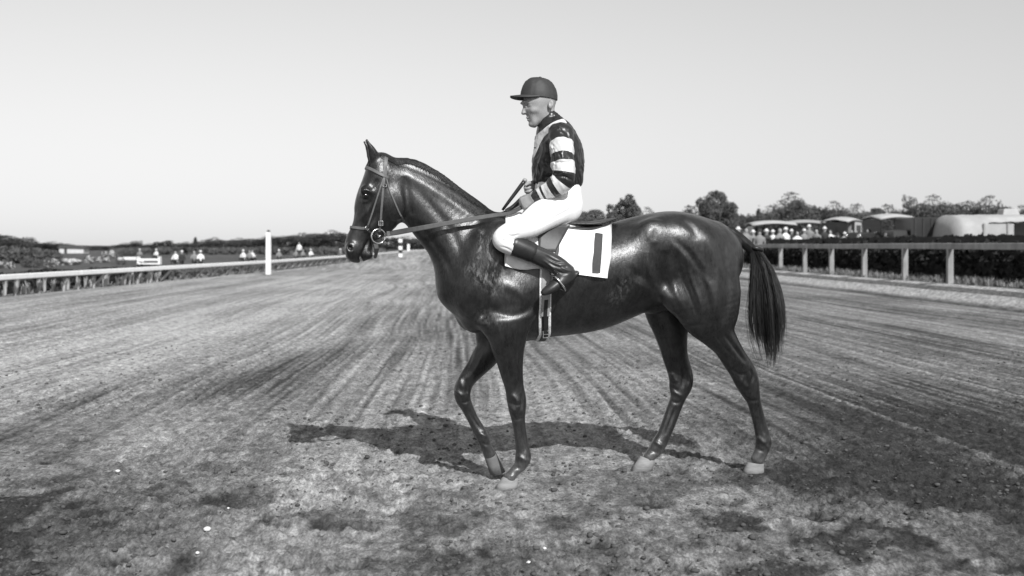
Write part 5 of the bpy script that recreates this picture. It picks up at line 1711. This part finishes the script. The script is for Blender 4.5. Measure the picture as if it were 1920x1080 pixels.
# ---- spectators: continuous small figures
def fig(seated, hat):
    Fg = Field((-.34, -.55, -.03), (.34, .34, 1.85), .022)
    if seated:
        Fg.sweep([(0, 0, .12), (0, .02, .35), (0, 0, .6), (0, 0, .72)], [.14, .13, .12, .07], [.17, .16, .2, .07], k=.05, lat=(1, 0, 0))
        for s_ in (-1, 1):
            Fg.sweep([(s_ * .09, 0, .12), (s_ * .11, -.4, .3), (s_ * .11, -.44, .04)], [.085, .06, .045], [.085, .06, .045], k=.04, n=3)
            Fg.sweep([(s_ * .19, 0, .6), (s_ * .25, -.08, .36), (s_ * .14, -.3, .3)], [.055, .045, .035], [.055, .045, .035], k=.03, n=3)
        zc = .86
    else:
        Fg.sweep([(0, 0, .88), (0, 0, 1.1), (0, 0, 1.35), (0, 0, 1.48)], [.11, .105, .12, .06], [.16, .15, .2, .06], k=.05, lat=(1, 0, 0))
        for s_ in (-1, 1):
            Fg.sweep([(s_ * .09, 0, .9), (s_ * .10, -.02, .5), (s_ * .10, 0, .06), (s_ * .11, -.1, .02)], [.085, .062, .045, .035], [.085, .062, .045, .04], k=.04, n=3)
            Fg.sweep([(s_ * .2, 0, 1.37), (s_ * .25, .02, 1.1), (s_ * .22, -.12, .88)], [.055, .045, .035], [.055, .045, .035], k=.03, n=3)
        zc = 1.62
    Fg.sweep([(0, 0, zc - .16), (0, 0, zc)], [.05, .06], [.05, .055], k=.03, n=1)
    Fg.ell((0, -.01, zc), (.078, .098, .118), k=.02)
    Fg.ell((0, -.11, zc - .02), (.014, .018, .022), k=.012)
    if hat:
        Fg.ell((0, 0, zc + .07), (.15, .16, .022), k=.01); Fg.ell((0, 0, zc + .12), (.085, .095, .07), k=.01)
    v, q = Fg.mesh(1)
    zq = v[q].mean(1)
    zq_z = zq[:, 2]; waist = .16 if seated else .93; neck = zc - .11
    idx = np.where(zq_z > neck, 2, np.where(zq_z > waist, 1, 0))
    idx = np.where((np.hypot(zq[:, 0], zq[:, 1]) > .23) & (idx == 1) & (zq_z < waist + .06), 2, idx)
    if seated: idx = np.where((zq[:, 1] < -.16) & (zq_z < neck), 0, idx)
    if hat: idx = np.where(zq_z > zc + .045, 3, idx)
    return v, q, idx
FG = {(s_, h_): fig(s_, h_) for s_ in (0, 1) for h_ in (0, 1)}
shirtW = mat('white_shirt', .75, var=.08, scale=4); shirtG = mat('grey_suit', .22, var=.15, scale=4); shirtD = mat('dark_suit', .035, var=.2, scale=4)
skinF = mat('face_skin', .33, var=.1); hatW = mat('straw_hat', .68, var=.1); hatD = mat('dark_hat', .04, var=.2); trD = mat('dark_trousers', .04, var=.2)
PM = {}
def person(px, Y, top_py, seated, hat, shirt, hatm, label, group):
    key = (seated, hat, shirt.name, hatm.name)
    if key not in PM:
        v, q, idx = FG[(seated, hat)]
        me = mesh_data('person', v, q, trD)
        for mm in (shirt, skinF, hatm): me.materials.append(mm)
        me.polygons.foreach_set('material_index', idx.astype(np.int32)); me.update()
        PM[key] = me
    x = at_px(px, Y); zg = gz(x, Y)
    o = link('person', PM[key], None, (x, Y, zg), random.uniform(-.8, .8))
    H_ = (1.12 if seated else 1.82) if hat else (.98 if seated else 1.74)
    if top_py is not None:
        s_ = (z_px(top_py, Y) - zg) / H_; o.scale = (s_, s_, s_) if .7 < s_ < 1.5 else (1, 1, max(.7, min(1.5, s_)))
    return tag(o, label, 'person', group)
crowd = [(1384, 424, 'W', 1), (1399, 428, 'G', 0), (1412, 430, 'G', 1), (1424, 428, 'G', 1), (1437, 428, 'D', 1), (1449, 430, 'W', 1), (1462, 428, 'G', 0), (1473, 425, 'W', 1), (1484, 429, 'D', 1), (1495, 434, 'W', 0), (1508, 428, 'G', 1), (1517, 420, 'G', 1), (1531, 430, 'G', 0), (1546, 424, 'D', 1), (1557, 432, 'W', 0),
         (1570, 436, 'G', 1), (1584, 434, 'W', 1), (1597, 432, 'G', 0), (1611, 432, 'G', 1), (1627, 430, 'G', 0), (1642, 432, 'W', 1), (1660, 432, 'D', 1)]
for i, (px, ty, c_, h_) in enumerate(sorted(crowd)):
    Y = 52.0 + 2.5 * ((i * 7) % 3 - 1)
    cl = {'W': 'white shirt', 'G': 'grey suit', 'D': 'dark suit'}[c_]
    person(px, Y, ty, 0, h_, {'W': shirtW, 'G': shirtG, 'D': shirtD}[c_], hatW if (i % 3 or c_ == 'W') else hatD, 'spectator in %s, %s from the left in the crowd behind the outside hedge' % (cl, ORD[i]), 'crowd behind the outside hedge')
inf = [(262, 478, 'G', 1, 118), (293, 477, 'W', 1, 118), (329, 480, 'W', 0, 82), (341, 482, 'D', 1, 82), (364, 479, 'G', 0, 84), (376, 475, 'W', 1, 84), (456, 474, 'W', 1, 96), (468, 477, 'G', 0, 96), (473, 475, 'W', 0, 98), (523, 473, 'G', 1, 104), (561, 461, 'W', 0, 112), (555, 469, 'G', 0, 112), (568, 469, 'G', 0, 112), (583, 469, 'W', 1, 118), (638, 468, 'G', 1, 128)]
for i, (px, ty, c_, h_, Y) in enumerate(sorted(inf)):
    st = 0 if px in (561,) else 1
    cl = {'W': 'white shirt', 'G': 'grey clothes', 'D': 'dark clothes'}[c_]
    person(px, Y, None, st, h_, {'W': shirtW, 'G': shirtG, 'D': shirtD}[c_], hatW, '%s in %s, %s from the left among people on the infield grass' % ('standing figure' if not st else 'seated figure', cl, ORD[i]), 'people on the infield grass')

# ---- vehicles behind the outside hedge
car_d = mat('dark_car_paint', .03, rough=.3, spec=.5, var=.15); canvas_m = mat('pale_canvas_top', .38, rough=.9, var=.12, scale=3); canvas2_m = mat('grey_canvas_top', .30, rough=.9, var=.15, scale=3)
rub_m = mat('tyre', .03, rough=.9)
def car(px, Y, top_py, L_, rz, topm, label, closed):
    x = at_px(px, Y); zg = gz(x, Y); H_ = z_px(top_py, Y) - zg
    t = thing('parked_car', label, 'car', (x, Y, zg), rz, 'old cars parked behind the outside hedge')
    k = H_ / 1.9
    m = MB(); m.box((.15 * L_, 0, .82 * k), (.62 * L_, 1.45, .55 * k), 0, .94, .06); m.build('body', car_d, t)
    m = MB(); m.box((-.33 * L_, 0, .85 * k), (.34 * L_, .95, .5 * k), 0, .86, .08); m.build('bonnet', car_d, t)
    # arched top
    v = []; f = []; n = 9; ns = 11
    for i in range(ns):
        s_ = i / (ns - 1); xx = (-.17 + .66 * s_) * L_; rise = .12 * math.sin(math.pi * (s_ * .86 + .1)) - .05 * (1 - s_)
        for j in range(n):
            a = -1 + 2 * j / (n - 1)
            v.append((xx, a * .78, (1.78 + rise - .13 * a * a) * k))
        for j in range(n):
            a = 1 - 2 * j / (n - 1)
            v.append((xx, a * .74, (1.72 + rise - .13 * a * a) * k))
    w2 = 2 * n
    for i in range(ns - 1):
        for j in range(w2):
            j2 = (j + 1) % w2; f.append((i * w2 + j, i * w2 + j2, (i + 1) * w2 + j2, (i + 1) * w2 + j))
    f.append(tuple(range(w2 - 1, -1, -1))); f.append(tuple((ns - 1) * w2 + j for j in range(w2)))
    m = MB(); m.add(v, f); m.build('roof', topm, t, True)
    for sx in (-.14, .12, .44):
        for sy in (-.68, .68):
            m = MB(); m.tube([(sx * L_, sy, 1.05 * k), (sx * L_, sy * 1.02, 1.66 * k)], .03, 6); m.build('roof_post', car_d, t)
    m = MB(); m.box((-.15 * L_, 0, 1.35 * k), (.02, 1.3, .5 * k)); m.build('windscreen', pane_m, t)
    if closed:
        m = MB(); m.box((.31 * L_, 0, 1.36 * k), (.34 * L_, 1.38, .56 * k)); m.build('rear_quarter', topm, t)
        for sy in (-.70, .70):
            m = MB(); m.box((.30 * L_, sy, 1.36 * k), (.18 * L_, .02, .26 * k)); m.build('side_window', pane_m, t)
    for sx in (-.34, .32):
        for sy in (-.66, .66):
            m = MB(); m.tube([(sx * L_ + .36 * math.cos(a), sy, .36 + .36 * math.sin(a)) for a in np.linspace(0, 6.283, 17)], .07, 8, False); wh = m.build('wheel', rub_m, t, True)
            m = MB(); m.tube([(sx * L_, sy - .04, .36), (sx * L_, sy + .04, .36)], .27, 14); m.build('rim', car_d, wh)
    for sy in (-.5, .5):
        m = MB(); m.tube([(-.5 * L_, sy, .95 * k), (-.46 * L_, sy, .95 * k)], [.12, .08], 10); m.build('headlight', steel_m, t, True)
car(1425, 57, 412, 3.6, .05, canvas_m, 'old car with a long pale canvas top just right of the horse\'s tail', False)
car(1488, 60, 411, 3.4, -.12, canvas2_m, 'old car with a grey canvas top behind the crowd, second from left', False)
car(1572, 56, 405, 3.4, .9, canvas_m, 'old closed car with an arched pale top in the middle of the row', True)
car(1650, 52, 399, 3.3, .35, canvas_m, 'old open car with a tilted pale top left of the dark truck', False)
# dark box truck
Y = 50; x = at_px(1726, Y); zg = gz(x, Y); H_ = z_px(408, Y) - zg
t = thing('box_truck', 'dark box-bodied truck between the open car and the white pavilion', 'truck', (x, Y, zg), .05)
m = MB(); m.box((.12, 0, .55 + (H_ - .55) / 2), (1.95, 1.8, H_ - .55), 0, .985, .05); bd = m.build('box_body', car_d, t)
for k in range(5):
    m = MB(); m.box((-.66 + .39 * k, -.92, .6 + (H_ - .6) / 2), (.04, .03, H_ - .7)); m.build('rib', roof_m, bd)
m = MB(); m.box((-1.25, 0, .95), (.7, 1.5, .9), 0, .9, .06); m.build('cab', car_d, t)
for sx in (-1.1, .7):
    for sy in (-.8, .8):
        m = MB(); m.tube([(sx + .36 * math.cos(a), sy, .36 + .36 * math.sin(a)) for a in np.linspace(0, 6.283, 17)], .08, 8, False); m.build('wheel', rub_m, t, True)
# white pavilion with rounded end
Y = 48; xa = at_px(1764, Y); xb = at_px(1990, Y); zg = gz(xa, Y); zt = z_px(403, Y); Lp = xb - xa
t = thing('pavilion', 'long white canvas pavilion with a rounded end at the right edge', 'pavilion', (xa + Lp / 2, Y, zg))
v = []; f = []; n = 13; ns = 24
for i in range(ns):
    s_ = i / (ns - 1); xx = -Lp / 2 + Lp * s_
    ed = min(1.0, math.sqrt(max(0.0, 1 - (1 - min(1, s_ / .06)) ** 2)) + .02)
    zb = float(np.interp(s_, [0, .16, .26, 1], [.9, .9, z_px(419, Y) - zg, z_px(413, Y) - zg]))     # lower edge of the canvas
    zr = (zt - zg) * (.62 + .38 * ed)
    for j in range(n):
        a = math.pi * j / (n - 1)
        zz = zb + (zr - zb) * math.sin(a) ** .55
        v.append((xx, -1.7 * math.cos(a) * (.55 + .45 * ed), zz + .02 * math.sin(i * 2.1 + j)))
for i in range(ns - 1):
    for j in range(n - 1):
        f.append((i * n + j, (i + 1) * n + j, (i + 1) * n + j + 1, i * n + j + 1))
f.append(tuple(range(n)))
m = MB(); m.add(v, f); m.build('roof', canvas_m, t, True)
for a0, a1 in ((.22, .46), (.56, .98)):
    hc = z_px(421, Y) - zg
    m = MB(); m.box((-Lp / 2 + Lp * (a0 + a1) / 2, -1.66, hc / 2), (Lp * (a1 - a0), .06, hc)); m.build('side_curtain', canvas_m, t)
m = MB(); m.box((.3, 1.5, .9), (Lp * .9, .06, 1.6)); m.build('back_curtain', canvas2_m, t)
for k in range(5):
    m = MB(); m.box((-Lp / 2 + Lp * (.22 + .19 * k), -1.72, .82), (.07, .05, 1.64)); m.build('pole', grey_wood_m, t)
m = MB(); m.box((at_px(1890, Y) - xa - Lp / 2, 0, zt - zg + .1), (.75, .7, .34), 0, .85, .05); m.build('roof_vent', canvas_m, t)
print('all', time.time() - T0)
